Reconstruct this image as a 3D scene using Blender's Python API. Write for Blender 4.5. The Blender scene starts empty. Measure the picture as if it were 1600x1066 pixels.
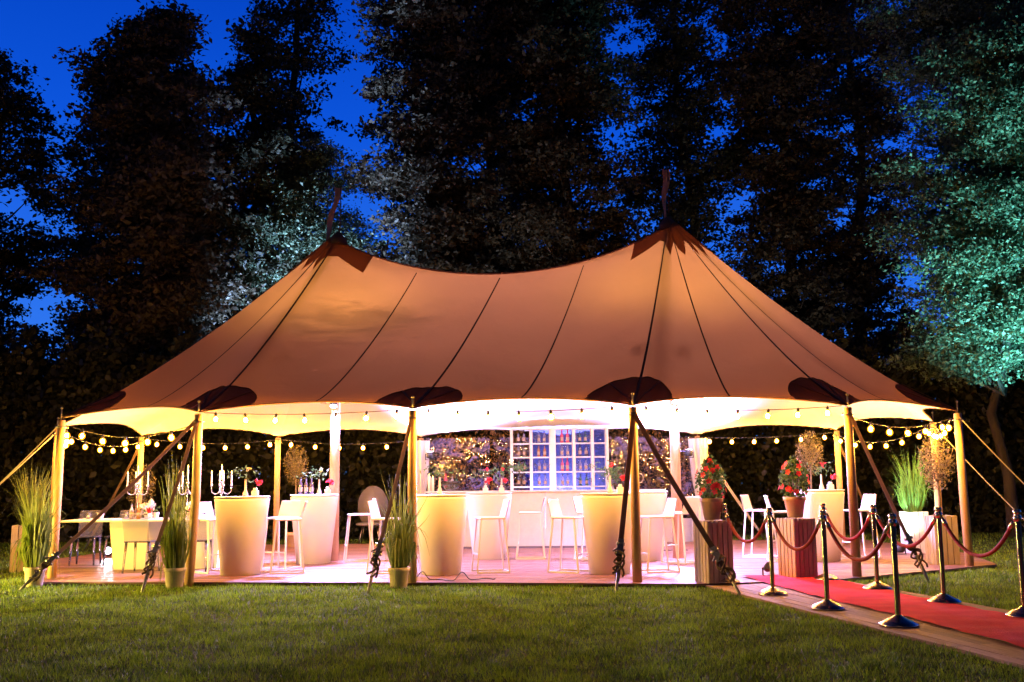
import bpy, math, random
import numpy as np
from mathutils import Vector, Matrix
random.seed(7); RNG = np.random.default_rng(7)
PI = math.pi; R = math.radians
sc = bpy.context.scene
col = sc.collection

# ------------------------------------------------------------------ camera, sky, added warm front fill, exposure
cam_d = bpy.data.cameras.new('camera'); cam = bpy.data.objects.new('camera', cam_d); col.objects.link(cam)
cam_d.sensor_width = 36; cam_d.lens = 36.0; cam_d.clip_end = 600; cam_d.clip_start = .05
TILT = math.atan(223/1600); ROLL = math.atan(.01)
cam.matrix_world = Matrix.Translation((0, 0, 1.3)) @ Matrix.Rotation(PI/2+TILT, 4, 'X') @ Matrix.Rotation(-ROLL, 4, 'Z')
sc.camera = cam

w = bpy.data.worlds.new('World'); sc.world = w; w.use_nodes = True
nt = w.node_tree; nt.nodes.clear()
def N(nt, t, **k):
    n = nt.nodes.new(t)
    for a, b in k.items(): setattr(n, a, b)
    return n
out = N(nt, 'ShaderNodeOutputWorld'); bg = N(nt, 'ShaderNodeBackground')
tc = N(nt, 'ShaderNodeTexCoord'); sp = N(nt, 'ShaderNodeSeparateXYZ'); rp = N(nt, 'ShaderNodeValToRGB')
nt.links.new(tc.outputs['Generated'], sp.inputs[0]); nt.links.new(sp.outputs['Z'], rp.inputs[0])
e = rp.color_ramp.elements
e[0].position = 0.0; e[0].color = (.06, .26, .95, 1)
e[1].position = 1.0; e[1].color = (.0003, .003, .03, 1)
for p_, c_ in ((.18, (.022, .17, .90, 1)), (.33, (.004, .095, .76, 1)), (.45, (.0012, .060, .58, 1)), (.65, (.0006, .010, .11, 1))):
    q = e.new(p_); q.color = c_
# the afterglow is behind the trees (+Y); the sky opposite is already near night
mrw = N(nt, 'ShaderNodeMapRange', interpolation_type='SMOOTHSTEP'); mrw.inputs['From Min'].default_value = -.7; mrw.inputs['From Max'].default_value = .75
mrw.inputs['To Min'].default_value = .06; mrw.inputs['To Max'].default_value = .95
nt.links.new(sp.outputs['Y'], mrw.inputs['Value']); nt.links.new(mrw.outputs[0], bg.inputs[1])
nt.links.new(rp.outputs[0], bg.inputs[0])
nt.links.new(bg.outputs[0], out.inputs[0])

sd = bpy.data.lights.new('warm_front_fill', 'SUN'); sd.energy = .05; sd.angle = R(20); sd.color = (1, .62, .42)  # weak warm fill added from behind the camera, not the dusk glow
so = bpy.data.objects.new('warm_front_fill', sd); col.objects.link(so); so.rotation_euler = (R(52), 0, R(-18))

vs = sc.view_settings
sc.display_settings.display_device = 'sRGB'
vs.view_transform = 'Standard'; vs.look = 'None'; vs.exposure = 0.0; vs.gamma = 1
try: vs.use_curve_mapping = False
except Exception: pass
cy = sc.cycles
cy.max_bounces = 6; cy.diffuse_bounces = 3; cy.glossy_bounces = 3; cy.transmission_bounces = 6; cy.transparent_max_bounces = 10
cy.caustics_reflective = False; cy.caustics_refractive = False; cy.sample_clamp_indirect = 6
try: cy.use_light_tree = True
except Exception: pass

# ------------------------------------------------------------------ helpers
def tag(o, label=None, cat=None, group=None, kind=None):
    if label: o['label'] = label
    if cat: o['category'] = cat
    if group: o['group'] = group
    if kind: o['kind'] = kind
    return o
def empty(name, loc=(0, 0, 0), rz=0, label=None, cat=None, group=None):
    o = bpy.data.objects.new(name, None); col.objects.link(o); o.location = loc; o.rotation_euler = (0, 0, rz)
    o.empty_display_size = .1
    return tag(o, label, cat, group)
def copy_tree(o, loc=None, rz=None, label=None, parent=None):
    c = o.copy(); col.objects.link(c)
    if parent is not None: c.parent = parent
    if loc is not None: c.location = loc
    if rz is not None: c.rotation_euler = (0, 0, rz)
    if label: c['label'] = label
    for ch in list(KIDS.get(o.name, [])):
        k = copy_tree(ch, parent=c); KIDS.setdefault(c.name, []).append(k)
    return c
KIDS = {}
class MB:
    def __init__(s): s.v = []; s.f = []; s.sm = []
    def add(s, vs_, fs, smooth=False):
        b = len(s.v); s.v += [tuple(p) for p in vs_]; s.f += [tuple(i+b for i in f) for f in fs]; s.sm += [smooth]*len(fs); return s
    def box(s, c, d, rz=0, bev=0):
        x, y, z = d[0]/2, d[1]/2, d[2]/2; cr, sr = math.cos(rz), math.sin(rz)
        def T(p): return (c[0]+p[0]*cr-p[1]*sr, c[1]+p[0]*sr+p[1]*cr, c[2]+p[2])
        if bev <= 0:
            P = [(-x,-y,-z),(x,-y,-z),(x,y,-z),(-x,y,-z),(-x,-y,z),(x,-y,z),(x,y,z),(-x,y,z)]
            return s.add([T(p) for p in P], [(0,3,2,1),(4,5,6,7),(0,1,5,4),(1,2,6,5),(2,3,7,6),(3,0,4,7)])
        b = bev; V = []
        for zz, k in ((-z, b), (-z+b, 0), (z-b, 0), (z, b)):
            for (sx, sy) in ((-1,-1),(1,-1),(1,1),(-1,1)):
                V.append(T((sx*(x-k), sy*(y-k), zz)))
        F = [(3,2,1,0), (12,13,14,15)]
        for l in range(3):
            for i in range(4):
                j = (i+1) % 4; F.append((l*4+i, l*4+j, l*4+4+j, l*4+4+i))
        return s.add(V, F)
    def beam(s, a, b, w_, t_, up=(0, 0, 1)):
        a, b = Vector(a), Vector(b); d = (b-a).normalized(); u = d.cross(Vector(up))
        if u.length < 1e-4: u = Vector((1, 0, 0))
        u.normalize(); v = u.cross(d).normalized()
        P = []
        for q in (a, b):
            for (i, j) in ((-1,-1),(1,-1),(1,1),(-1,1)): P.append(q+u*(i*w_/2)+v*(j*t_/2))
        return s.add(P, [(3,2,1,0),(4,5,6,7),(0,1,5,4),(1,2,6,5),(2,3,7,6),(3,0,4,7)])
    def tube(s, pts, r, n=8, cap=True, smooth=True):
        pts = [Vector(p) for p in pts]; m = len(pts)
        rr = r if hasattr(r, '__len__') else [r]*m
        V = []; ref = None
        for i, p in enumerate(pts):
            d = (pts[min(i+1, m-1)]-pts[max(i-1, 0)])
            d = d.normalized() if d.length > 1e-9 else Vector((0, 0, 1))
            if ref is None:
                ref = Vector((1, 0, 0)) if abs(d.x) < .8 else Vector((0, 1, 0))
            u = (ref-d*ref.dot(d)).normalized(); ref = u; v = d.cross(u)
            for k in range(n):
                a = 2*PI*k/n; V.append(p+(u*math.cos(a)+v*math.sin(a))*rr[i])
        F = []
        for i in range(m-1):
            for k in range(n):
                j = (k+1) % n; F.append((i*n+k, i*n+j, (i+1)*n+j, (i+1)*n+k))
        s.add(V, F, smooth)
        if cap:
            b = len(s.v)-len(V)
            s.f.append(tuple(b+k for k in reversed(range(n)))); s.sm.append(False)
            s.f.append(tuple(b+(m-1)*n+k for k in range(n))); s.sm.append(False)
        return s
    def lathe(s, prof, c=(0, 0, 0), n=20, smooth=True, cap=True):
        V = []; m = len(prof)
        for (r_, z) in prof:
            for k in range(n):
                a = 2*PI*k/n; V.append((c[0]+r_*math.cos(a), c[1]+r_*math.sin(a), c[2]+z))
        F = [(i*n+k, i*n+(k+1) % n, (i+1)*n+(k+1) % n, (i+1)*n+k) for i in range(m-1) for k in range(n)]
        b = len(s.v); s.add(V, F, smooth)
        if cap:
            s.f.append(tuple(b+k for k in reversed(range(n)))); s.sm.append(False)
            s.f.append(tuple(b+(m-1)*n+k for k in range(n))); s.sm.append(False)
        return s
    def ball(s, c, r_, n=8, m=6, sz=1):
        return s.lathe([(r_*math.sin(PI*i/m)+1e-4, -r_*sz*math.cos(PI*i/m)) for i in range(m+1)], c, n)
    def grid(s, fn, nu, nv, smooth=True):
        V = [fn(i/nu, j/nv) for i in range(nu+1) for j in range(nv+1)]
        F = [(i*(nv+1)+j, (i+1)*(nv+1)+j, (i+1)*(nv+1)+j+1, i*(nv+1)+j+1) for i in range(nu) for j in range(nv)]
        return s.add(V, F, smooth)
    def mesh(s, name, m):
        me = bpy.data.meshes.new(name); me.from_pydata(s.v, [], s.f); me.polygons.foreach_set('use_smooth', s.sm)
        if m: me.materials.append(m)
        me.update(); return me
    def build(s, name, m, parent=None, loc=(0, 0, 0), rz=0):
        return link(name, s.mesh(name, m), parent, loc, rz)
def link(name, me, parent=None, loc=(0, 0, 0), rz=0):
    o = bpy.data.objects.new(name, me); col.objects.link(o); o.location = loc; o.rotation_euler = (0, 0, rz)
    if parent is not None:
        o.parent = parent; KIDS.setdefault(parent.name, []).append(o)
    return o
def quads_mesh(name, V, nq, m, smooth=False, k=4):
    """V: (nq*k,3) float array, k verts per face"""
    me = bpy.data.meshes.new(name); nv = len(V)
    me.vertices.add(nv); me.vertices.foreach_set('co', np.ascontiguousarray(V, dtype=np.float32).ravel())
    me.loops.add(nv); me.loops.foreach_set('vertex_index', np.arange(nv, dtype=np.int32))
    me.polygons.add(nq); me.polygons.foreach_set('loop_start', np.arange(0, nv, k, dtype=np.int32))
    try: me.polygons.foreach_set('loop_total', np.full(nq, k, dtype=np.int32))
    except Exception: pass
    me.materials.append(m); me.update(calc_edges=True); me.validate(); return me
def leaf_verts(C, size, asp=.5, flat=.0):
    n = len(C); d = RNG.normal(size=(n, 3)); d[:, 2] *= (1-flat); d /= np.linalg.norm(d, axis=1)[:, None]
    q = RNG.normal(size=(n, 3)); q[:, 2] += flat*2.5; s_ = np.cross(d, q); s_ /= np.linalg.norm(s_, axis=1)[:, None]+1e-9
    L = (size*RNG.uniform(.45, 1.35, n))[:, None]
    up = np.cross(s_, d)*L*.12
    V = np.stack([C-d*L*.5, C+s_*L*asp*.5+up, C+d*L*.5, C-s_*L*asp*.5+up], 1)
    return V.reshape(-1, 3)

# ------------------------------------------------------------------ materials
def mat(name, c=(.5, .5, .5), rough=.6, metal=0., var=0., scale=6., c2=None, bump=0., bscale=40., trans=0., transl=None, stretch=(1, 1, 1), coat=0., emit=None, es=0., alpha=1., ior=1.45, spec=.5, objvar=0.):
    m = bpy.data.materials.new(name); m.use_nodes = True; nt = m.node_tree; b = nt.nodes['Principled BSDF']; o = nt.nodes['Material Output']
    b.inputs['Base Color'].default_value = (*c, 1); b.inputs['Roughness'].default_value = rough; b.inputs['Metallic'].default_value = metal
    b.inputs['IOR'].default_value = ior; b.inputs['Specular IOR Level'].default_value = spec
    b.inputs['Transmission Weight'].default_value = trans; b.inputs['Coat Weight'].default_value = coat; b.inputs['Alpha'].default_value = alpha
    if emit: b.inputs['Emission Color'].default_value = (*emit, 1); b.inputs['Emission Strength'].default_value = es
    if var or c2 or bump:
        t = N(nt, 'ShaderNodeTexCoord'); mp = N(nt, 'ShaderNodeMapping'); mp.inputs['Scale'].default_value = stretch
        nt.links.new(t.outputs['Object'], mp.inputs[0])
    colout = None
    if var or c2:
        n = N(nt, 'ShaderNodeTexNoise'); n.inputs['Scale'].default_value = scale; n.inputs['Detail'].default_value = 6; n.inputs['Roughness'].default_value = .65
        nt.links.new(mp.outputs[0], n.inputs['Vector'])
        r_ = N(nt, 'ShaderNodeValToRGB'); r_.color_ramp.elements[0].position = .3; r_.color_ramp.elements[1].position = .7
        k2 = c2 if c2 else tuple(x*(1-var) for x in c)
        r_.color_ramp.elements[0].color = (*k2, 1); r_.color_ramp.elements[1].color = (*c, 1)
        nt.links.new(n.outputs['Fac'], r_.inputs[0]); colout = r_.outputs[0]
        nt.links.new(colout, b.inputs['Base Color'])
    if objvar:
        oi = N(nt, 'ShaderNodeObjectInfo'); hs = N(nt, 'ShaderNodeHueSaturation'); mr = N(nt, 'ShaderNodeMapRange')
        mr.inputs['To Min'].default_value = 1-objvar; mr.inputs['To Max'].default_value = 1+objvar
        nt.links.new(oi.outputs['Random'], mr.inputs['Value']); nt.links.new(mr.outputs[0], hs.inputs['Value'])
        if colout: nt.links.new(colout, hs.inputs['Color'])
        else: hs.inputs['Color'].default_value = (*c, 1)
        colout = hs.outputs[0]; nt.links.new(colout, b.inputs['Base Color'])
    if bump:
        n2 = N(nt, 'ShaderNodeTexNoise'); n2.inputs['Scale'].default_value = bscale; n2.inputs['Detail'].default_value = 4
        nt.links.new(mp.outputs[0], n2.inputs['Vector'])
        bp = N(nt, 'ShaderNodeBump'); bp.inputs['Strength'].default_value = bump; bp.inputs['Distance'].default_value = .01
        nt.links.new(n2.outputs['Fac'], bp.inputs['Height']); nt.links.new(bp.outputs[0], b.inputs['Normal'])
    if transl:
        tr = N(nt, 'ShaderNodeBsdfTranslucent'); tr.inputs['Color'].default_value = (*transl[0], 1)
        mx = N(nt, 'ShaderNodeMixShader'); mx.inputs[0].default_value = transl[1]
        nt.links.new(b.outputs[0], mx.inputs[1]); nt.links.new(tr.outputs[0], mx.inputs[2]); nt.links.new(mx.outputs[0], o.inputs['Surface'])
    return m
def leafmat(name, ca, cb, transl=.3, rough=.55, sc_=.8):
    """leaf colour differs from clump to clump and from leaf to leaf"""
    m = bpy.data.materials.new(name); m.use_nodes = True; nt = m.node_tree; b = nt.nodes['Principled BSDF']; o = nt.nodes['Material Output']
    g = N(nt, 'ShaderNodeNewGeometry'); t = N(nt, 'ShaderNodeTexNoise'); t.inputs['Scale'].default_value = sc_; t.inputs['Detail'].default_value = 3
    nt.links.new(g.outputs['Position'], t.inputs['Vector'])
    a = N(nt, 'ShaderNodeMath', operation='MULTIPLY'); a.inputs[1].default_value = .45; nt.links.new(g.outputs['Random Per Island'], a.inputs[0])
    ad = N(nt, 'ShaderNodeMath', operation='ADD'); nt.links.new(a.outputs[0], ad.inputs[0]); nt.links.new(t.outputs['Fac'], ad.inputs[1])
    r_ = N(nt, 'ShaderNodeValToRGB'); r_.color_ramp.elements[0].position = .45; r_.color_ramp.elements[1].position = .95
    r_.color_ramp.elements[0].color = (*ca, 1); r_.color_ramp.elements[1].color = (*cb, 1)
    nt.links.new(ad.outputs[0], r_.inputs[0]); nt.links.new(r_.outputs[0], b.inputs['Base Color']); b.inputs['Roughness'].default_value = rough
    tr = N(nt, 'ShaderNodeBsdfTranslucent'); nt.links.new(r_.outputs[0], tr.inputs[0]); mx = N(nt, 'ShaderNodeMixShader'); mx.inputs[0].default_value = transl
    nt.links.new(b.outputs[0], mx.inputs[1]); nt.links.new(tr.outputs[0], mx.inputs[2]); nt.links.new(mx.outputs[0], o.inputs['Surface'])
    return m

M = {}
def canvas(name, front, tcol, tw, painted_shadow=False, outer=None):
    m = bpy.data.materials.new(name); m.use_nodes = True; nt = m.node_tree; nt.nodes.clear()
    o = N(nt, 'ShaderNodeOutputMaterial'); d = N(nt, 'ShaderNodeBsdfDiffuse'); t = N(nt, 'ShaderNodeBsdfTranslucent'); mx = N(nt, 'ShaderNodeMixShader')
    tcn = N(nt, 'ShaderNodeTexCoord'); n = N(nt, 'ShaderNodeTexNoise'); n.inputs['Scale'].default_value = 1.1; n.inputs['Detail'].default_value = 8; n.inputs['Roughness'].default_value = .6
    nt.links.new(tcn.outputs['Object'], n.inputs['Vector'])
    r_ = N(nt, 'ShaderNodeValToRGB'); r_.color_ramp.elements[0].position = .3; r_.color_ramp.elements[1].position = .7
    r_.color_ramp.elements[0].color = (*[x*.84 for x in tcol], 1); r_.color_ramp.elements[1].color = (*tcol, 1)
    nt.links.new(n.outputs['Fac'], r_.inputs[0])
    # weave
    wv = N(nt, 'ShaderNodeTexNoise'); wv.inputs['Scale'].default_value = 90; wv.inputs['Detail'].default_value = 2
    mp = N(nt, 'ShaderNodeMapping'); mp.inputs['Scale'].default_value = (1, .3, .3); nt.links.new(tcn.outputs['Object'], mp.inputs[0]); nt.links.new(mp.outputs[0], wv.inputs['Vector'])
    mr = N(nt, 'ShaderNodeMapRange'); mr.inputs['To Min'].default_value = .74; mr.inputs['To Max'].default_value = 1.2; nt.links.new(wv.outputs['Fac'], mr.inputs['Value'])
    mu = N(nt, 'ShaderNodeMix', data_type='RGBA', blend_type='MULTIPLY'); mu.inputs['Factor'].default_value = 1
    nt.links.new(r_.outputs[0], mu.inputs['A']); nt.links.new(mr.outputs[0], mu.inputs['B'])
    src = mu.outputs['Result']
    if painted_shadow:   # a wispy shadow painted into the cloth colour below the left peak
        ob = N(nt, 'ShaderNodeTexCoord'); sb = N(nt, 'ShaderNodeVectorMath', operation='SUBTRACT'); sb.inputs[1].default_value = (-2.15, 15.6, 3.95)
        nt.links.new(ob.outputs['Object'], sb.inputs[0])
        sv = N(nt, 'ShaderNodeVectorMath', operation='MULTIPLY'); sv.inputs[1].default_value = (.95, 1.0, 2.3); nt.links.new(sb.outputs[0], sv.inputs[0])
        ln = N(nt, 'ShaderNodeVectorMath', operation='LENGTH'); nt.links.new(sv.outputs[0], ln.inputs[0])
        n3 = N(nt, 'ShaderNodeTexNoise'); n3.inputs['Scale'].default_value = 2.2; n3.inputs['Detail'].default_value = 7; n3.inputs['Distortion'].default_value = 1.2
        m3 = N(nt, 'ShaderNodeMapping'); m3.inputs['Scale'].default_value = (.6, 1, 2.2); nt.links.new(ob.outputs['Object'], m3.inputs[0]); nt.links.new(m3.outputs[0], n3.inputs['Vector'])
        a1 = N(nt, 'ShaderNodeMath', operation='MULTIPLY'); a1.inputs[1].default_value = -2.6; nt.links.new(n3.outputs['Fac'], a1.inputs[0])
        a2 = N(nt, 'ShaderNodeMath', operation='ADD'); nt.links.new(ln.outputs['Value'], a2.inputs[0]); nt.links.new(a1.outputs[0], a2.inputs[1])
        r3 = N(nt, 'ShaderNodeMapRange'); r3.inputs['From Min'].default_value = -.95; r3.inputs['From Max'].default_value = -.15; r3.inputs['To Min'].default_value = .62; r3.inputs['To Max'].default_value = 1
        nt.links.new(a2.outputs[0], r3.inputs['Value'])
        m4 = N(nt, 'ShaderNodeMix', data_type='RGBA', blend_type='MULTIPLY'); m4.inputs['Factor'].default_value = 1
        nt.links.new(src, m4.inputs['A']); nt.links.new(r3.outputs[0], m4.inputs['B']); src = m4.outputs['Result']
    bpn = N(nt, 'ShaderNodeBump'); bpn.inputs['Strength'].default_value = .35; bpn.inputs['Distance'].default_value = .06; nw = N(nt, 'ShaderNodeTexNoise'); nw.inputs['Scale'].default_value = 2.6; nw.inputs['Detail'].default_value = 5
    nt.links.new(tcn.outputs['Object'], nw.inputs['Vector']); nt.links.new(nw.outputs['Fac'], bpn.inputs['Height']); nt.links.new(bpn.outputs[0], t.inputs['Normal']); nt.links.new(bpn.outputs[0], d.inputs['Normal'])
    nt.links.new(src, t.inputs[0]); d.inputs[0].default_value = (*front, 1); mx.inputs[0].default_value = tw
    if outer:   # sand coloured outside, white lining inside
        ge = N(nt, 'ShaderNodeNewGeometry'); mo = N(nt, 'ShaderNodeMix', data_type='RGBA'); nt.links.new(ge.outputs['Backfacing'], mo.inputs['Factor'])
        mo.inputs['A'].default_value = (*front, 1); mo.inputs['B'].default_value = (*outer, 1); nt.links.new(mo.outputs['Result'], d.inputs[0])
    nt.links.new(d.outputs[0], mx.inputs[1]); nt.links.new(t.outputs[0], mx.inputs[2]); nt.links.new(mx.outputs[0], o.inputs[0])
    return m
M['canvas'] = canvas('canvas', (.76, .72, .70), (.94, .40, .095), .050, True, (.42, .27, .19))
M['patch'] = canvas('canvas_patch', (.13, .085, .06), (.50, .27, .16), .15)
M['cap'] = canvas('canvas_cap', (.20, .11, .06), (.60, .24, .05), .22)
M['ridge'] = canvas('ridge_tape', (.30, .19, .12), (.5, .25, .12), .3)
M['seam'] = mat('seam_tape', (.025, .012, .01), .8)
M['edge'] = mat('edge_webbing', (.10, .05, .035), .8)
M['pole'] = mat('pine_pole', (.62, .42, .24), .5, c2=(.45, .27, .13), scale=5, stretch=(6, 6, .8), bump=.15, bscale=30)
M['deck'] = mat('deck_wood', (.25, .125, .10), .5, c2=(.13, .06, .045), scale=5, stretch=(1, 9, 9), bump=.3, bscale=25, objvar=.28)
M['pathw'] = mat('path_wood', (.40, .28, .19), .75, c2=(.22, .14, .09), scale=6, stretch=(9, 1, 9), bump=.4, bscale=30, objvar=.25)
M['darkwood'] = mat('joist', (.05, .035, .025), .9)
M['slat'] = mat('planter_slat', (.52, .46, .36), .6, c2=(.36, .29, .22), scale=4, stretch=(8, 8, .7), bump=.25, bscale=25, objvar=.18)
M['white'] = mat('white_plastic', (.78, .77, .74), .38, var=.06, scale=3)
M['whitep'] = mat('white_paint', (.76, .75, .73), .5, var=.10, scale=9)
M['cloth'] = mat('white_cloth', (.78, .76, .74), .85, var=.08, scale=5, bump=.2, bscale=15, transl=((.8, .78, .76), .2))
M['stool'] = mat('white_metal_stool', (.74, .72, .70), .4, var=.05, scale=8)
M['web'] = mat('strap_webbing', (.32, .23, .19), .8, var=.25, scale=30, bump=.4, bscale=220, transl=((.36, .25, .2), .3), spec=.1)
M['webdark'] = mat('strap_webbing_worn', (.15, .11, .10), .8, var=.3, scale=18, bump=.4, bscale=220, transl=((.2, .12, .1), .3), spec=.1)
M['webw'] = mat('strap_webbing_pale', (.55, .50, .48), .8, var=.2, scale=30)
M['steel'] = mat('galvanised', (.42, .40, .38), .4, 1., var=.4, scale=30)
M['chrome'] = mat('chrome', (.74, .62, .46), .24, 1., var=.12, scale=12)
M['brass'] = mat('brass', (.38, .34, .30), .2, 1., var=.12, scale=12)
M['rope'] = mat('rope_velvet', (.30, .012, .02), .75, var=.35, scale=25, bump=.5, bscale=90)
M['carpet'] = mat('red_carpet', (.86, .020, .062), .95, c2=(.70, .014, .05), scale=4, bump=.5, bscale=260)
M['black'] = mat('black_plastic', (.018, .018, .02), .5)
M['cable'] = mat('black_rubber', (.012, .012, .012), .6)
M['terra'] = mat('pale_terracotta', (.58, .40, .30), .75, var=.22, scale=9, bump=.2, bscale=60)
M['potw'] = mat('pale_clay', (.66, .56, .46), .7, var=.2, scale=9, bump=.2, bscale=60)
M['soil'] = mat('soil', (.04, .027, .018), .95, var=.4, scale=40, bump=.6, bscale=60)
M['ghost'] = mat('clear_acrylic', (.93, .95, 1), .04, trans=.92, ior=1.45)
M['glass'] = mat('glass', (.96, .98, 1), .02, trans=.95, ior=1.45)
M['candle'] = mat('candle_wax', (.80, .74, .62), .5, emit=(1, .7, .4), es=.25)
M['silver'] = mat('silver', (.82, .82, .86), .16, 1., var=.15, scale=30)
M['red'] = leafmat('red_petals', (.62, .01, .02), (.75, .04, .05), .25)
M['yellowf'] = mat('cream_petals', (.75, .62, .25), .6)
M['wine'] = mat('dark_wine_bottle', (.03, .02, .025), .12, coat=.6)
M['greenb'] = mat('green_bottle', (.03, .12, .08), .1, trans=.5)
M['pinkb'] = mat('pink_bottle', (.85, .12, .22), .12, trans=.45)
M['clearb'] = mat('clear_bottle', (.88, .86, .95), .06, trans=.75)
M['labelp'] = mat('paper_label', (.36, .26, .18), .8, var=.1, scale=40)
M['amberb'] = mat('amber_bottle', (.42, .17, .06), .12, trans=.4)
M['grey'] = mat('grey_shell', (.16, .14, .15), .6, var=.1, scale=5)
M['trunk'] = mat('bark', (.075, .055, .045), .9, c2=(.035, .026, .02), scale=3, stretch=(5, 5, .8), bump=.8, bscale=9)
M['olivebark'] = mat('olive_bark', (.22, .17, .13), .85, c2=(.13, .10, .08), scale=12, bump=.5, bscale=40)
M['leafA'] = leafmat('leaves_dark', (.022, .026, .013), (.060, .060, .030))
M['leafB'] = leafmat('leaves_green', (.030, .050, .016), (.085, .13, .045))
M['leafC'] = leafmat('leaves_brown_green', (.045, .036, .024), (.11, .085, .05))
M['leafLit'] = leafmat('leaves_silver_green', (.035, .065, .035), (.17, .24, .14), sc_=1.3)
M['leafGold'] = leafmat('leaves_golden', (.14, .075, .022), (.46, .27, .09), .2, sc_=2.5)
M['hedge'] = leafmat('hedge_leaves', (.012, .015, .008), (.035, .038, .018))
M['olive'] = leafmat('olive_leaves', (.10, .085, .045), (.26, .22, .13), sc_=6)
M['reed'] = leafmat('ornamental_grass', (.09, .15, .025), (.27, .33, .07), .35, sc_=8)
M['reedg'] = leafmat('green_ornamental_grass', (.07, .20, .03), (.20, .42, .07), .4, sc_=8)
M['plantg'] = leafmat('potted_plant_leaves', (.030, .075, .02), (.10, .18, .05), sc_=9)
M['bulb'] = bpy.data.materials.new('warm_bulb_glow'); M['bulb'].use_nodes = True
def emis(name, c, s):
    m = bpy.data.materials.new(name); m.use_nodes = True; nt = m.node_tree; nt.nodes.clear()
    o = N(nt, 'ShaderNodeOutputMaterial'); em = N(nt, 'ShaderNodeEmission'); em.inputs[0].default_value = (*c, 1); em.inputs[1].default_value = s
    nt.links.new(em.outputs[0], o.inputs[0]); return m
M['bulb'] = emis('warm_bulb_glow', (1, .46, .045), 2000)
M['flame'] = emis('candle_flame', (1, .55, .12), 14)
M['led'] = emis('led_lens', (.75, .72, 1), 30)
M['flood'] = emis('flood_lens', (.5, .9, 1), 6)

# grass ground: soil and moss tones below the blades
def lawnmat():
    m = bpy.data.materials.new('lawn_ground'); m.use_nodes = True; nt = m.node_tree; b = nt.nodes['Principled BSDF']
    t = N(nt, 'ShaderNodeTexCoord'); n = N(nt, 'ShaderNodeTexNoise'); n.inputs['Scale'].default_value = 1.2; n.inputs['Detail'].default_value = 10; n.inputs['Roughness'].default_value = .7
    nt.links.new(t.outputs['Object'], n.inputs['Vector']); r_ = N(nt, 'ShaderNodeValToRGB')
    r_.color_ramp.elements[0].position = .35; r_.color_ramp.elements[0].color = (.035, .055, .014, 1)
    r_.color_ramp.elements[1].position = .7; r_.color_ramp.elements[1].color = (.085, .115, .026, 1)
    nt.links.new(n.outputs['Fac'], r_.inputs[0]); nt.links.new(r_.outputs[0], b.inputs['Base Color']); b.inputs['Roughness'].default_value = .95
    b.inputs['Specular IOR Level'].default_value = .1
    n2 = N(nt, 'ShaderNodeTexNoise'); n2.inputs['Scale'].default_value = 60; n2.inputs['Detail'].default_value = 4; nt.links.new(t.outputs['Object'], n2.inputs['Vector'])
    bp = N(nt, 'ShaderNodeBump'); bp.inputs['Strength'].default_value = .8; bp.inputs['Distance'].default_value = .03
    nt.links.new(n2.outputs['Fac'], bp.inputs['Height']); nt.links.new(bp.outputs[0], b.inputs['Normal']); return m
M['lawn'] = lawnmat()
M['blade'] = leafmat('grass_blades', (.034, .090, .004), (.27, .44, .022), .4, sc_=2.2)

# ------------------------------------------------------------------ ground
g = MB(); g.grid(lambda u, v: (-150+300*u, -60+320*v, 0), 30, 32, False)
tag(g.build('lawn', M['lawn']), kind='structure')

DECK_Z = .05
deck_poly = [(-6.45, 14.1), (-1.0, 13.52), (2.35, 12.98), (4.15, 13.38), (7.15, 15.45), (7.75, 18.0), (7.4, 22.6), (-7.8, 22.6), (-8.3, 17.6)]
def xrange(poly, y):
    xs = []
    for i in range(len(poly)):
        (x1, y1), (x2, y2) = poly[i], poly[(i+1) % len(poly)]
        if (y1-y)*(y2-y) < 0: xs.append(x1+(x2-x1)*(y-y1)/(y2-y1))
    return (min(xs), max(xs)) if len(xs) >= 2 else None
deck = bpy.data.objects.new('deck', None); col.objects.link(deck); tag(deck, kind='structure')
db = MB(); n_ = len(deck_poly)
cx_, cy_ = 0, 18
inn = [(cx_+(x-cx_)*.992, cy_+(y-cy_)*.992) for x, y in deck_poly]
db.add([(x, y, .0) for x, y in inn]+[(x, y, .022) for x, y in inn],
       [tuple(reversed(range(n_))), tuple(range(n_, 2*n_))]+[(i, (i+1) % n_, n_+(i+1) % n_, n_+i) for i in range(n_)])
db.build('joist_frame', M['darkwood'], deck)
rw = .142; y = 13.0
k = 0
while y < 22.5:
    def xr(yy):
        return xrange(deck_poly, yy)
    a, b_ = xr(y+.003), xr(y+rw-.006)
    if a is None or b_ is None:
        if b_ is not None: a = b_
        elif a is not None: b_ = a
        else: y += rw; k += 1; continue
    x0a, x1a, x0b, x1b = a[0], a[1], b_[0], b_[1]
    cuts = [x for x in np.arange(-8.6+(k % 3)*1.33+random.uniform(-.2, .2), 8, 4.0)]
    lo, hi = min(x0a, x0b), max(x1a, x1b)
    cuts = [lo]+[c for c in cuts if lo+.5 < c < hi-.5]+[hi]
    for i in range(len(cuts)-1):
        l, r_ = cuts[i], cuts[i+1]
        la, lb = (x0a, x0b) if i == 0 else (l+.002, l+.002)
        ra, rb = (x1a, x1b) if i == len(cuts)-2 else (r_-.002, r_-.002)
        zt = DECK_Z+random.uniform(-.0015, .0015); zb = .0225
        P = [(la, y+.004, zb), (ra, y+.004, zb), (rb, y+rw-.007, zb), (lb, y+rw-.007, zb), (la, y+.004, zt), (ra, y+.004, zt), (rb, y+rw-.007, zt), (lb, y+rw-.007, zt)]
        m_ = MB(); m_.add(P, [(0,3,2,1),(4,5,6,7),(0,1,5,4),(1,2,6,5),(2,3,7,6),(3,0,4,7)]); m_.build('plank', M['deck'], deck)
    y += rw; k += 1

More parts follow.
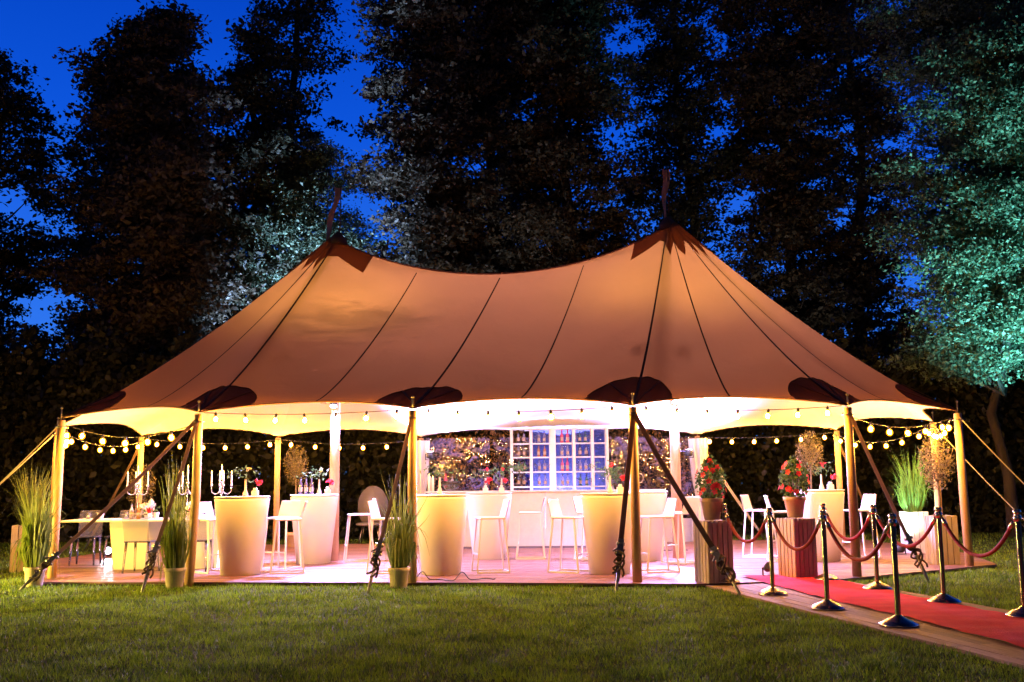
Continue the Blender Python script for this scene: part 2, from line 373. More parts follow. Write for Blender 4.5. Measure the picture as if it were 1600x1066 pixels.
# path of boards under the red carpet
path = bpy.data.objects.new('path', None); col.objects.link(path); tag(path, kind='structure'); path.location = (3.25, 13.42, 0); path.rotation_euler = (0, 0, R(11.2))
pw = .135; nrow = 14
for i in range(nrow):
    x = -.94+i*pw+pw/2
    yy = -.02-x*.25*(1 if x > 0 else 0)*0; y0 = 0.0 if i < nrow else 0
    y = -.0-(abs(x)*.0)
    y = -.05 if i > 1 else -.02
    first = True
    while y > -11:
        L = random.uniform(1.4, 3.2) if not first else random.uniform(.6, 2.4); first = False
        m_ = MB(); m_.box((x+random.uniform(-.003, .003), y-L/2, .014+random.uniform(-.003, .003)), (pw-.007, L-.006, .030), random.uniform(-.002, .002)); m_.build('plank', M['pathw'], path)
        y -= L
# carpet, slightly rumpled
def carpet_fn(u, v):
    y = 13.86-9.9*v; xl = 3.0+(13.86-y)*.146; wd = 1.02+.004*(13.86-y)*1
    x = xl+wd*u+.020*math.sin(y*2.1)+.008*math.sin(y*5.3+u)
    base = .058 if y > 13.45 else .036
    if 13.0 < y <= 13.45: base = .036+.022*(y-13.0)/.45
    return (x, y, base+.010+.007*math.sin(y*7+u*2)*math.sin(u*5+y)+.003*math.sin(y*17)+(.003 if 0 < u < 1 else 0))
c = MB(); c.grid(carpet_fn, 12, 160)
tag(c.build('red_carpet', M['carpet']), 'long red carpet runner laid over the wooden path to the tent', 'carpet')

# lawn blades (one mesh, nobody could count them)
def in_poly(P, poly):
    x, y = P[:, 0], P[:, 1]; ins = np.zeros(len(P), bool)
    for i in range(len(poly)):
        (x1, y1), (x2, y2) = poly[i], poly[(i+1) % len(poly)]
        c = ((y1 > y) != (y2 > y)) & (x < (x2-x1)*(y-y1)/(y2-y1+1e-12)+x1); ins ^= c
    return ins
def blades():
    Cs = []
    for (ya, yb, dens) in ((6.2, 8, 2600), (8, 10, 2000), (10, 12.5, 1500), (12.5, 15, 1000), (15, 19, 420), (19, 25, 150)):
        hw = yb*.56+.6; n = int((yb-ya)*2*hw*dens)
        P = np.stack([RNG.uniform(-hw, hw, n), RNG.uniform(ya, yb, n)], 1); Cs.append(P)
    P = np.concatenate(Cs)
    P = P[~in_poly(P, [(x, y) for x, y in deck_poly])]
    ca, sa = math.cos(R(11.2)), math.sin(R(11.2)); lx = (P[:, 0]-3.25)*ca+(P[:, 1]-13.42)*sa; ly = -(P[:, 0]-3.25)*sa+(P[:, 1]-13.42)*ca
    edge = .012*np.sin(ly*9)+.02*RNG.random(len(P))
    keep = ~((lx > -.95+edge) & (lx < .965-edge) & (ly < .0)); P = P[keep]; n = len(P)
    # blades stand in tufts: height follows a smooth pattern
    pat = .5+.25*np.sin(P[:, 0]*5.1+np.sin(P[:, 1]*3.7)*2)+.25*np.sin(P[:, 1]*6.3+np.sin(P[:, 0]*4.1)*2)
    hgt = (.022+.020*pat)*RNG.uniform(.6, 1.5, n)*(1+(P[:, 1] > 12)*.15)
    a = RNG.uniform(0, 2*PI, n); wd = RNG.uniform(.003, .006, n)*(P[:, 1]/9)**.6
    la = RNG.uniform(0, 2*PI, n); ln = hgt*RNG.uniform(.1, .9, n)
    b0 = np.stack([P[:, 0]-np.cos(a)*wd, P[:, 1]-np.sin(a)*wd, np.full(n, -.002)], 1)
    b1 = np.stack([P[:, 0]+np.cos(a)*wd, P[:, 1]+np.sin(a)*wd, np.full(n, -.002)], 1)
    tp = np.stack([P[:, 0]+np.cos(la)*ln, P[:, 1]+np.sin(la)*ln, hgt], 1)
    V = np.stack([b0, b1, tp], 1).reshape(-1, 3)
    return quads_mesh('grass', V, n, M['blade'], k=3)
tag(link('grass', blades()), 'short mown lawn grass around the tent', 'grass', kind='stuff')

# ------------------------------------------------------------------ the tent
TOP = 2.30
ring = [(-4.25, 13.85), (-1.32, 13.5), (1.56, 13.3), (4.5, 13.75), (6.6, 15.2), (7.25, 17.7), (6.4, 20.3), (3.93, 21.9),
        (1.0, 21.9), (-1.93, 21.6), (-4.78, 20.9), (-7.2, 19.9), (-7.5, 16.9), (-6.5, 14.75)]
KL = Vector((-3.03, 17.5, 5.58)); KR = Vector((2.72, 17.3, 5.74))
NR = len(ring)
def ridge(s):
    p = KL.lerp(KR, s); p.z -= .76*(1-(2*s-1)**2)**.85; return p
def topu(u):
    """top edge point of the cloth for ring position u"""
    u %= NR
    if u <= 2: return ridge(u/2)
    if 7 <= u <= 9: return ridge(1-(u-7)/2)
    K = KR if 2 < u < 7 else KL
    e_ = edgeu(u); d = Vector((e_.x-K.x, e_.y-K.y, 0)).normalized()
    a = (u-2)/5 if 2 < u < 7 else (u-9)/5
    rr = .13*math.sin(PI*min(max(a, 0), 1))**.5
    return Vector((K.x+d.x*rr, K.y+d.y*rr, K.z-.0))
def edgeu(u):
    u %= NR; i = int(u); f = u-i; a = Vector((*ring[i], TOP)); b = Vector((*ring[(i+1) % NR], TOP)); p = a.lerp(b, f)
    c = Vector((-.15, 17.6, 0)); d = Vector((c.x*.0+p.x*.55, c.y, 0)); inw = (d-Vector((p.x, p.y, 0))).normalized()
    s = math.sin(PI*f)
    p += inw*.30*s; p.z += .13*s**.8; return p
def surf(u, t):
    T, E = topu(u), edgeu(u); f = (u % 1.0)
    p = T.lerp(E, t); ex = 1.22
    p.z = E.z+(T.z-E.z)*(1-t)**ex
    p.z -= .07*math.sin(PI*f)**2*t*(1-t)*2
    du = f if f < .5 else f-1
    k = math.exp(-(du/.22)**2)*max(0, (t-.55)/.45)**1.5
    p.z += .014*k*math.sin(du*75+u*2)+.010*math.sin(u*9+t*5)*t*(1-t)*2
    k2 = max(0, 1-t/.35)
    if 2 < u % NR < 7 or u % NR > 9: p.z += .012*k2*math.sin(u*24)*min(1, t*12)
    return p
def nrm(u, t):
    a = surf(u, min(t+.01, 1))-surf(u, max(t-.01, 0)); b = surf(u+.01, t)-surf(u-.01, t); n = b.cross(a)
    if n.length < 1e-9: return Vector((0, 0, 1))
    n.normalize(); return n if n.z > 0 else -n
tent = empty('event_tent', (0, 17.4, 0), label='large sand coloured canvas pole tent with two peaks, lit from inside', cat='tent')
TO = Vector((0, 17.4, 0))
class TB(MB):
    def build(s, name, m, parent=None):
        if parent is tent: s.v = [(x, y-17.4, z) for x, y, z in s.v]
        return MB.build(s, name, m, parent)
def canvas_fix():   # painted shadow centre is given in tent object space
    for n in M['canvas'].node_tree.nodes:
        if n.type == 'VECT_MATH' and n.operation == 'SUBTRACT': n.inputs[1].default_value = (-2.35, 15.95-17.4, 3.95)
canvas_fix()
for k in range(NR*2):
    u0 = k*.5
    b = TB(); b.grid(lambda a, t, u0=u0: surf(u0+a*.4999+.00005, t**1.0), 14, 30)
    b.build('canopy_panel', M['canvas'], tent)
for k in range(NR*2):
    u = k*.5
    b = TB(); ww = .019 if k % 2 == 0 else .014
    def sf(a, t, u=u, ww=ww):
        p = surf(u, .035+t*.96); q = surf(u+.02, .035+t*.96)-surf(u-.02, .035+t*.96)
        if q.length < 1e-6: q = Vector((1, 0, 0))
        q.normalize(); return p+q*((a-.5)*2*ww*(.6+.4*t))+nrm(u, .5)*.014
    b.grid(sf, 1, 26); b.build('seam', M['seam'], tent)
# dark half round reinforcement patches over every side pole
for i in range(NR):
    b = TB()
    def pf(a, v, i=i):
        u = i+(a-.5)*2*.205
        h = math.sqrt(max(0, 1-((a-.5)*2)**2)); t1 = 1.0; t0 = 1-.175*h
        t = t0+(t1-t0)*v
        return surf(u, t)+nrm(u, .9)*.012
    b.grid(pf, 56, 8); b.tube([pf(a_, 0)+nrm(i, .9)*.004 for a_ in np.linspace(.01, .99, 30)], .008, 5); b.build('reinforcement_patch', M['patch'], tent)
    # webbing rays on the patch
    for du, tt in ((-.13, .15), (.13, .15), (0, .2)):
        b = TB(); P0 = surf(i, .985)+nrm(i, .9)*.022; P1 = surf(i+du, 1-tt*.9)+nrm(i, .9)*.022
        b.beam(P0, P1, .03, .008); b.build('webbing', M['ridge'], tent)
# eave webbing along the whole edge
b = TB(); b.tube([edgeu(k/12)+Vector((0, 0, .004)) for k in range(NR*12+1)], .013, 5, cap=False); b.build('eave_webbing', M['edge'], tent)
# peak caps with zigzag hems
for K, ulist in ((KL, (8.82, 14.22)), (KR, (1.80, 7.20))):
    b = TB(); n = 96; ua, ub = ulist
    def cf(a, v, ua=ua, ub=ub):
        u = ua+(ub-ua)*a; z = abs(((a*12) % 1)-.5)*2
        near = topu(u); K_ = KL if ua > 4 else KR
        t1 = (.105+.075*z)*(1 if (2 <= u % NR <= 7 or u % NR >= 9 or u % NR == 0) else .62)
        t = t1*v; s_ = max(0, .012)
        return surf(u, t)+nrm(u, .1)*.016
    b.grid(cf, n, 5); b.build('peak_cap', M['cap'], tent)
    b = TB(); b.lathe([(.19, -.16), (.13, -.02), (.06, .06), (.02, .09)], (K.x, K.y, K.z+.03), 20); b.build('peak_cone', M['edge'], tent)
# ridge tape
b = TB()
b.grid(lambda a, s: ridge(s)+Vector((0, (a-.5)*.16, .018-abs(a-.5)*.085)), 2, 30); b.build('ridge_band', M['ridge'], tent)
# king poles and pennants
for K, fx in ((KL, -1), (KR, -1)):
    b = TB(); b.tube([(K.x, K.y, DECK_Z), (K.x, K.y, 2.8), (K.x, K.y, K.z-.02)], [.088, .08, .06], 14); b.build('king_pole', M['pole'], tent)
for (x, y, z0, ln, bend) in ((KL.x+.03, KL.y, KL.z, .95, 1.0), (KR.x+.02, KR.y, KR.z, 1.0, .28)):
    b = TB(); b.tube([(x, y, z0), (x+.01, y, z0+ln)], [.012, .007], 6); ms = b.build('flag_mast', M['edge'], tent)
    b = MB()
    def ff(a, v, x=x, y=y, z0=z0, ln=ln, bend=bend):
        z = z0+ln-.02-v*1.02; wv = (1-v)**.7*.11+.02
        return (x-.02-bend*(.02+.22*v**1.2)+(a-.5)*wv+.02*math.sin(v*9), y-17.4+.05*math.sin(v*7+a*3)+a*.03, z)
    b.grid(ff, 4, 22); f_ = b.build('pennant', mat('pennant_cloth', (.75, .36, .22), .8, var=.2, scale=8, transl=((.6, .3, .2), .3)), ms)
# side poles
def pole_xy(i): return Vector((*ring[i], 0))
lean = {0: (.05, .02), 4: (-.02, 0), 13: (0, .05)}
for i in range(NR):
    x, y = ring[i]; dx, dy = lean.get(i, (0, 0))
    b = TB(); zb = DECK_Z if 0 else .0
    b.tube([(x-dx, y-dy, 0.0 if i in (0, 13, 4) else DECK_Z-.002), (x, y, 1.2), (x, y+.01, TOP-.03)], [.062, .06, .055], 12); p = b.build('side_pole', M['pole'], tent)
    b = MB(); b.tube([(x, y-17.4, TOP-.05), (x, y-17.4, TOP+.13)], .011, 6); b.ball((x, y-17.4, TOP+.145), .02); b.build('pole_pin', M['steel'], p)
    b = MB(); b.tube([(x+.075*math.cos(a_), y-17.4+.075*math.sin(a_), TOP-.13) for a_ in np.linspace(0, 2*PI, 17)], .009, 5, cap=False); b.build('strap_ring', M['steel'], p)
# guy straps: top pole index -> stake
def guy(i, sx, sy, m, wd=.047, ratchet=True, zs=0.02, far=False):
    x, y = ring[i]; a = Vector((x, y-.06 if sy < y else y+.06, TOP-.10)); b_ = Vector((sx, sy, zs)); d = (b_-a); L = d.length; d.normalize()
    up = (0, -1, 0) if abs(d.y) < .9 else (0, 0, 1)
    t = TB(); e_ = a+d*(L-.62 if ratchet else L-.3)
    side = d.cross(Vector((0, 1, 0))); side = side.normalized()
    n_ = 10
    def rib(u, v): 
        p = a.lerp(e_, v)+Vector((0, 0, -.03*math.sin(PI*v))); return p+side*((u-.5)*wd)
    t.grid(rib, 1, n_); t.grid(lambda u, v: rib(1-u, v)+Vector((0, .006, .0)), 1, n_)
    s = t.build('guy_strap', m, tent)
    def kb(): return TB()
    def kbuild(q, name, mm):
        q.v = [(x_, y_-17.4, z_) for x_, y_, z_ in q.v]; return MB.build(q, name, mm, s)
    if ratchet:
        q = TB(); c0 = e_
        q.beam(c0-d*.02, c0+d*.17, wd*1.15, .035, up=(0, 1, 0)); q.beam(c0+d*.06+side*.02, c0+d*.14-side*.085, .02, .03, up=(0, 1, 0))
        q.tube([c0+d*.04-side*.05, c0+d*.04+side*.05], .022, 8); q.tube([c0+d*.15-side*.05, c0+d*.15+side*.05], .018, 8)
        kbuild(q, 'ratchet', M['steel'])
        q = TB()   # the gathered tail of webbing
        for j in range(3):
            ph = random.uniform(0, 6); pts = [c0+d*(.12+.30*v)+side*(.05*math.sin(v*7+ph))+Vector((.02*math.cos(v*6+ph), -.02-.03*math.sin(v*5+ph+j), .02*math.sin(9*v+ph))) for v in np.linspace(0, 1, 12)]
            q.tube(pts, .013, 5)
        q.beam(c0+d*.16, c0+d*.50, wd*.9, .008, up=(0, 1, 0)); kbuild(q, 'strap_tail', M['webdark'])
    q = TB(); q.tube([b_-d*.34, b_-d*.05, b_+d*.12], [.020, .018, .008], 7); q.tube([b_-d*.34-side*.03, b_-d*.34+side*.03], .018, 7); kbuild(q, 'stake', M['steel'])
guy(0, -4.62, 13.0, M['web']); guy(0, -6.3, 13.35, M['web'])
guy(1, -1.78, 12.75, M['web']); guy(2, 1.21, 12.5, M['webdark'], .065); guy(2, 2.58, 12.0, M['webdark'], .065)
guy(3, 5.22, 13.2, M['web'])
guy(13, -8.3, 13.9, M['webw'], .016, False); guy(12, -9.4, 15.9, M['webw'], .016, False)
guy(4, 8.05, 14.0, M['webw'], .014, True); guy(5, 9.0, 17.2, M['webw'], .016, True); 
guy(7, 5.6, 23.3, M['webw'], .06, False); guy(6, 7.7, 21.9, M['web'], .05, False); guy(11, -8.9, 21.6, M['web'], .05, False); guy(10, -5.3, 22.9, M['web'], .05, False); guy(9, -2.5, 23.6, M['web'], .05, False)
guy(1, -2.3, 15.0, M['web'], .03, False) if 0 else None

# ------------------------------------------------------------------ festoon lights
bulb_me = MB().ball((0, 0, 0), .024, 8, 5, 1.2).mesh('bulb', M['bulb'])
M['halo_shell'] = bpy.data.materials.new('amber_bulb_halo'); M['halo_shell'].use_nodes = True  # glowing shell added round each bulb, imitates its amber halo
_nt = M['halo_shell'].node_tree; _nt.nodes.clear(); _o = N(_nt, 'ShaderNodeOutputMaterial'); _a = N(_nt, 'ShaderNodeAddShader'); _t = N(_nt, 'ShaderNodeBsdfTransparent'); _e = N(_nt, 'ShaderNodeEmission')
_t.inputs[0].default_value = (1, .93, .82, 1); _e.inputs[0].default_value = (1, .32, .01, 1); _e.inputs[1].default_value = 2.2
_nt.links.new(_t.outputs[0], _a.inputs[0]); _nt.links.new(_e.outputs[0], _a.inputs[1]); _nt.links.new(_a.outputs[0], _o.inputs[0])
M['halo_shell'].cycles.emission_sampling = 'NONE'
halo_me = MB().ball((0, 0, 0), .046, 14, 8, 1.12).mesh('halo_shell', M['halo_shell'])
sock_me = MB().lathe([(.018, .035), (.021, .045), (.019, .085), (.006, .10)], n=8).mesh('socket', M['black'])
def festoon(idx, label, nb=6, drop=.16, zoff=-.10, inset=.10):
    t = empty('festoon_lights', (0, 0, 0), label=label, cat='string lights', group='warm bulb strings under the tent eaves')
    C = Vector((-.15, 17.5, 0)); pts = []; bl = []
    for j in range(len(idx)-1):
        a = Vector((*ring[idx[j] % NR], TOP+zoff)); b_ = Vector((*ring[idx[j+1] % NR], TOP+zoff))
        for q in (a, b_):
            iv = (Vector((C.x+(q.x)*.5, C.y, 0))-Vector((q.x, q.y, 0))).normalized(); q += iv*inset
        dr = drop*random.uniform(.8, 1.25); nn = 18
        for s in range(nn+(1 if j == len(idx)-2 else 0)):
            f = s/nn; p = a.lerp(b_, f); p.z -= dr*4*f*(1-f); pts.append(p)
        off = random.uniform(.35, .65)
        for s in range(nb):
            f = (s+off)/nb; p = a.lerp(b_, f); p.z -= dr*4*f*(1-f); bl.append(p)
    MB().tube(pts, .006, 5).build('cord', M['cable'], t)
    for p in bl:
        o = link('bulb', bulb_me, t, (p.x+random.uniform(-.008, .008), p.y, p.z-.085)); o.rotation_euler = (random.uniform(-.15, .15), random.uniform(-.15, .15), 0)
        link('socket', sock_me, o); link('halo_shell', halo_me, o)
    return t
festoon([0, 1, 2, 3], 'long string of warm bulbs along the front eave, between the four front poles', 7, .05, .0)
festoon([3, 4, 5, 6], 'string of warm bulbs round the right hand end of the tent', 6, .17)
festoon([7, 6], 'short string of warm bulbs on the back eave right of the white draped pole', 6, .06, -.06)
festoon([9, 10, 11], 'string of warm bulbs on the back eave left of the bar', 6, .08, -.06)
festoon([11, 12, 13, 0], 'string of warm bulbs round the left hand end of the tent', 6, .17)

# ------------------------------------------------------------------ lamps that light the tent
def spot(name, parent, loc, tgt, power, colr, size=R(130), blend=.8, rad=.06):
    l = bpy.data.lights.new(name, 'SPOT'); l.energy = power; l.color = colr; l.spot_size = size; l.spot_blend = blend; l.shadow_soft_size = rad if power < 2000 else .16
    o = bpy.data.objects.new(name, l); col.objects.link(o); o.parent = parent; o.location = loc
    o.rotation_euler = (Vector(tgt)-Vector(loc)).to_track_quat('-Z', 'Y').to_euler(); return o
def uplight(x, y, z, label, power, colr, tgt, size=R(120), tilt=0., az=0., lens='led', group='led uplights inside the tent'):
    t = empty('led_uplight', (x, y, z), az, label, 'uplight', group)
    dv = Vector((0, math.sin(tilt), math.cos(tilt)))
    b = MB(); c0 = Vector((0, 0, .10)); b.tube([c0-dv*.07, c0-dv*.05, c0+dv*.07], [.045, .07, .075], 14); b.build('housing', M['black'], t)
    b = MB(); b.tube([c0+dv*.0705, c0+dv*.074], .062, 14); b.build('lens', M[lens], t)
    b = MB(); b.beam((-.085, 0, .0), (-.085, 0, .13), .02, .006, (0, 1, 0)); b.beam((.085, 0, 0), (.085, 0, .13), .02, .006, (0, 1, 0)); b.box((0, 0, .006), (.19, .06, .012)); b.build('bracket', M['black'], t)
    d = Vector(tgt)-Vector((x, y, z)); d = Matrix.Rotation(-az, 4, 'Z') @ d; l0 = c0+dv*.12
    spot('led_light', t, l0, l0+d, power, colr, size); return t
WH = (.56, .42, 1.0)
uplight(-1.72, 21.25, 1.80, 'led lamp clamped to the back pole at the left end of the bar', 14000, WH, (-.6, 19.0, 4.0))
uplight(3.68, 21.55, 1.80, 'led lamp clamped to the back pole at the right end of the bar', 16000, WH, (2.6, 19.0, 4.0))
uplight(-7.35, 18.9, DECK_Z, 'bright led lamp on the deck behind the clear chairs', 160, (.75, .82, 1), (-4, 15.5, 2.5), tilt=R(70), az=R(190))
uplight(.35, 20.98, DECK_Z, 'led uplight on the deck between bar and shelf', 420, (.74, .66, 1), (.7, 21.3, 1.6), R(140))
uplight(.95, 21.62, DECK_Z, 'blue violet led uplight behind the bottle shelf', 900, (.50, .50, 1), (.9, 21.75, 1.6), R(150))
# small spots clamped high on the king poles, wash the peaks
def clampspot(K, label, sgn):
    t = empty('clamp_spotlight', (K.x, K.y, 2.75), 0, label, 'spotlight', 'warm spotlights clamped to the king poles')
    b = MB(); b.lathe([(.10, -.03), (.10, .03)], n=14); b.build('clamp', M['black'], t)
    for s in (-1, 1):
        b = MB(); b.tube([(s*.20, -.05, -.06), (s*.20, -.05, .08)], [.05, .06], 12); b.tube([(s*.08, -.02, 0), (s*.2, -.05, 0)], .012, 6); b.build('lamp_head', M['black'], t)
        b = MB(); b.tube([(s*.20, -.05, .0805), (s*.20, -.05, .084)], .05, 12); b.build('lens', emis('warm_lens', (1, .62, .22), 12), t)
        spot('warm_light', t, (s*.20, -.05, .13), (s*.25, -.25, 1.5), 800, (1, .88, .55), R(140), .9, .04)
    b = MB(); b.tube([(0, -.14, -.02), (0, -.20, -.12)], [.05, .07], 12); b.tube([(0, -.05, 0), (0, -.14, -.02)], .012, 6); b.build('lamp_head', M['black'], t)  # third head added: lilac fill put in to tint deck and bar front
    b = MB(); b.tube([(0, -.2003, -.1205), (0, -.202, -.124)], .055, 12); b.build('lens', M['led'], t)  # lens of the added lilac fill head
    spot('lilac_fill', t, (0, -.225, -.17), (sgn*.4, -.9 if sgn < 0 else -.2, -2.5), 4200, (.50, .36, 1), R(150), .8, .05)
clampspot_done = 0
clampspot(KL, 'pair of warm spotlights clamped on the left king pole', -1)
clampspot(KR, 'pair of warm spotlights clamped on the right king pole', 1)

# ------------------------------------------------------------------ high tables and stools
tb = empty('high_table', (-3.93, 15.0, DECK_Z), 0, 'tall round tapered table with a slim candle vase, front left by the second pole', 'table', 'tall white tapered bar tables')
MB().lathe([(.265, 0), (.275, .004), (.388, 1.05), (.390, 1.070), (.374, 1.0705), (.374, 1.092)], n=40).build('body', M['white'], tb)
MB().lathe([(.378, 1.0925), (.394, 1.0935), (.396, 1.100), (.390, 1.108), (.02, 1.1085)], n=40).build('tabletop', M['white'], tb)
TBL = [(-3.93, 15.0)]
for (x, y, lb) in ((-3.28, 17.05, 'tall round tapered table carrying three dark wine bottles, in front of the left king pole'),
                   (-1.03, 14.75, 'tall round tapered table between the second and third front poles, beside the tall grass pot'),
                   (-.42, 17.6, 'tall round tapered table in front of the bar, with two pale vases and red flowers'),
                   (1.33, 14.55, 'tall round tapered table just left of the third front pole'),
                   (2.12, 16.95, 'tall round tapered table against the right king pole'),
                   (4.85, 16.45, 'tall round tapered table behind the right front pole, nearest the carpet')):
    copy_tree(tb, (x, y, DECK_Z), 0, lb); TBL.append((x, y))
def stool():
    t = empty('bar_stool', (0, 0, 0), 0, 'x', 'stool', 'white metal bar stools')
    # local: faces +x (towards the table), back at -x
    def sh(u, v):   # seat shell
        x = -.19+.38*v; yy = (u-.5)*.38; return (x, yy, .765+.02*abs(u-.5)*2+.012*math.cos(v*PI))
    b = MB(); b.box((0, 0, .765), (.38, .38, .028), 0, .010); b.build('seat', M['stool'], t)
    b = MB()
    for s_ in (1, -1):
        b.grid(lambda u, v, s_=s_: (-.185-.05*v-.03*math.cos((u-.5)*2.4)*v-s_*.008, (u-.5)*(.38-.05*v)*s_, .775+.24*v), 8, 5)
    b.tube([(-.235-.03*math.cos(q*2.4), q*.33, 1.015) for q in np.linspace(-.5, .5, 9)], .011, 6)
    b.build('backrest', M['stool'], t)
    def leg(sx, sy):
        return MB().beam((sx*.165, sy*.165, .755), (sx*.235, sy*.20, .012), .022, .022, (0, 1, 0))
    for sx in (-1, 1):
        for sy in (-1, 1): leg(sx, sy).build('leg', M['stool'], t)
    for sy in (-1, 1):
        MB().beam((-.24, sy*.20, .0115), (.24, sy*.20, .0115), .022, .022).build('runner', M['stool'], t)
    MB().beam((.213, -.188, .26), (.213, .188, .26), .018, .018).build('footrest', M['stool'], t)
    MB().beam((-.24, -.189, .0115), (-.24, .189, .0115), .020, .020).build('cross_bar', M['stool'], t)
    return t
s0 = stool(); used = False
for (x, y, tx, ty, lb) in (
    (-3.30, 15.2, -3.93, 15.0, 'white bar stool standing right of the front left tapered table'),
    (-4.50, 15.45, -3.93, 15.0, 'white bar stool half hidden between the front left pole and its table'),
    (-3.55, 15.95, -3.93, 15.0, 'white bar stool with its seat back seen behind the front left table'),
    (-2.58, 17.35, -3.28, 17.1, 'white bar stool alone against the dark hedge, right of the three bottle table'),
    (-1.82, 15.0, -1.03, 14.75, 'white bar stool crossed by the guy strap, left of the grass pot table'),
    (-.34, 14.98, -1.03, 14.75, 'white bar stool right of the grass pot table, back turned to the bar'),
    (.28, 17.55, -.42, 17.6, 'white bar stool in front of the bar at the right side of the flower table'),
    (.78, 14.85, 1.33, 14.55, 'white bar stool with its back to the left, left of the third front pole table'),
    (1.28, 17.3, 2.1, 16.95, 'white bar stool seen only as legs behind the third front pole table'),
    (2.03, 14.75, 1.33, 14.55, 'white bar stool right of the third front pole, back towards the planters'),
    (2.62, 16.35, 2.1, 16.9, 'white bar stool in front of the right king pole'),
    (4.12, 17.45, 4.9, 16.9, 'white bar stool between the two flower planters, left one of the pair'),
    (4.28, 16.55, 4.95, 16.5, 'white bar stool partly behind the red flower pot at the carpet head'),
    (5.62, 16.95, 4.85, 16.75, 'white bar stool right of the right front pole, facing left')):
    rz = math.atan2(ty-y, tx-x)+random.uniform(-.12, .12)
    if not used: s0.location = (x, y, DECK_Z); s0.rotation_euler = (0, 0, rz); s0['label'] = lb; used = True
    else: copy_tree(s0, (x, y, DECK_Z), rz, lb)

# ------------------------------------------------------------------ bar, shelf, bottles, clear wall
bar = empty('bar_counter', (.62, 20.35, DECK_Z), R(-1.2), 'long white bar counter across the back of the tent', 'bar counter')
for i in range(6):
    MB().box((-1.93+i*.772, 0, .56), (.768, .02, 1.04), 0, .004).build('front_panel', M['whitep'], bar)
MB().box((0, .30, 1.098), (4.72, .68, .036), 0, .008).build('counter_top', M['white'], bar)
MB().box((0, .012, .02), (4.62, .02, .04)).build('plinth', M['grey'], bar)
for s in (-1, 1): MB().box((s*2.30, .32, .56), (.03, .58, 1.04)).build('side_panel', M['whitep'], bar)

shelf = empty('back_shelf', (.83, 21.25, DECK_Z), 0, 'tall white open shelf of bottles behind the bar', 'shelf')
SX = [-.84, -.47, -.02, .40, .80]; SXW = [.10, .12, .17, .09, .09]
ups = [-.86, -.46, -.02, .42, .80, 1.10]
for i, x in enumerate(ups): MB().box((x, 0, 1.20), (.06 if i != 2 else .13, .30, 2.36)).build('upright', M['whitep'], shelf)
rows = [.45, .85, 1.18, 1.48, 1.78, 2.06]
for z in rows+[2.36]:
    for i in range(5):
        a, b_ = ups[i]+(.031 if i != 2 else .066), ups[i+1]-(.031 if i != 1 else .066)
        MB().box(((a+b_)/2, 0, z), (b_-a, .28, .025)).build('shelf_board', M['whitep'], shelf)
M['frost'] = bpy.data.materials.new('frosted_blue_acrylic'); M['frost'].use_nodes = True
_nt = M['frost'].node_tree; _nt.nodes.clear(); _o = N(_nt, 'ShaderNodeOutputMaterial'); _m = N(_nt, 'ShaderNodeMixShader'); _t = N(_nt, 'ShaderNodeBsdfTransparent'); _g = N(_nt, 'ShaderNodeBsdfTranslucent')
_t.inputs[0].default_value = (.6, .65, .95, 1); _g.inputs[0].default_value = (.62, .60, .95, 1); _m.inputs[0].default_value = .22
_nt.links.new(_t.outputs[0], _m.inputs[1]); _nt.links.new(_g.outputs[0], _m.inputs[2]); _nt.links.new(_m.outputs[0], _o.inputs[0])
MB().box(((ups[1]+ups[5])/2, .158, 1.4), (ups[5]-ups[1]-.02, .006, 1.9)).build('back_panel', M['frost'], shelf)
def bottle(name, m, lab=True, sc_=1.):
    t = empty(name, (0, 0, 0), 0, 'x', 'bottle', 'bottles on the back bar shelf')
    MB().lathe([(r_*sc_, z*sc_) for r_, z in [(.0005, 0), (.034, .002), (.037, .012), (.037, .155), (.028, .19), (.014, .215), (.013, .262)]], n=12).build('body', m, t)
    MB().lathe([(r_*sc_, z*sc_) for r_, z in [(.0145, .2625), (.0145, .285), (.012, .288)]], n=8).build('cap', M['black'] if m is not M['pinkb'] else M['red'], t)
    if lab: MB().lathe([(.0378*sc_, .05*sc_), (.0378*sc_, .125*sc_)], n=12, cap=False).build('paper_label', M['labelp'], t)
    return t
kinds = {'dark': bottle('wine_bottle', M['wine'], sc_=.95), 'pink': bottle('wine_bottle', M['pinkb'], sc_=.95), 'clear': bottle('spirit_bottle', M['clearb'], sc_=.86), 'green': bottle('spirit_bottle', M['greenb'], sc_=.86), 'amber': bottle('spirit_bottle', M['amberb'], sc_=.86)}
plan = {(0, 5): 'dark', (0, 4): 'clear', (0, 3): 'green', (0, 2): 'dark', (1, 5): 'clear', (1, 4): 'amber', (1, 3): 'clear', (1, 2): 'clear',
        (2, 5): 'pink', (2, 4): 'clear', (2, 3): 'pink', (2, 2): 'clear', (3, 5): 'green', (3, 4): 'dark', (3, 3): 'clear', (3, 2): 'green'}
ordn = ['first', 'second', 'third', 'fourth']; rown = {5: 'top', 4: 'second', 3: 'third', 2: 'fourth'}
usedk = set()
for (c_, r_), kd in plan.items():
    xm = (ups[c_]+ups[c_+1])/2+.83+(.03 if c_ == 2 else 0)
    for s in (-1, 1):
        lb = f'{kd} bottle, {"left" if s < 0 else "right"} of the pair in {ordn[c_]} column, {rown[r_]} row of white shelf'
        loc = (xm+s*.058+random.uniform(-.008, .008), 21.20, DECK_Z+rows[r_]+.0135)
        if kd not in usedk:
            k_ = kinds[kd]; k_.location = loc; k_['label'] = lb; usedk.add(kd)
        else: copy_tree(kinds[kd], loc, random.uniform(0, 3), lb)
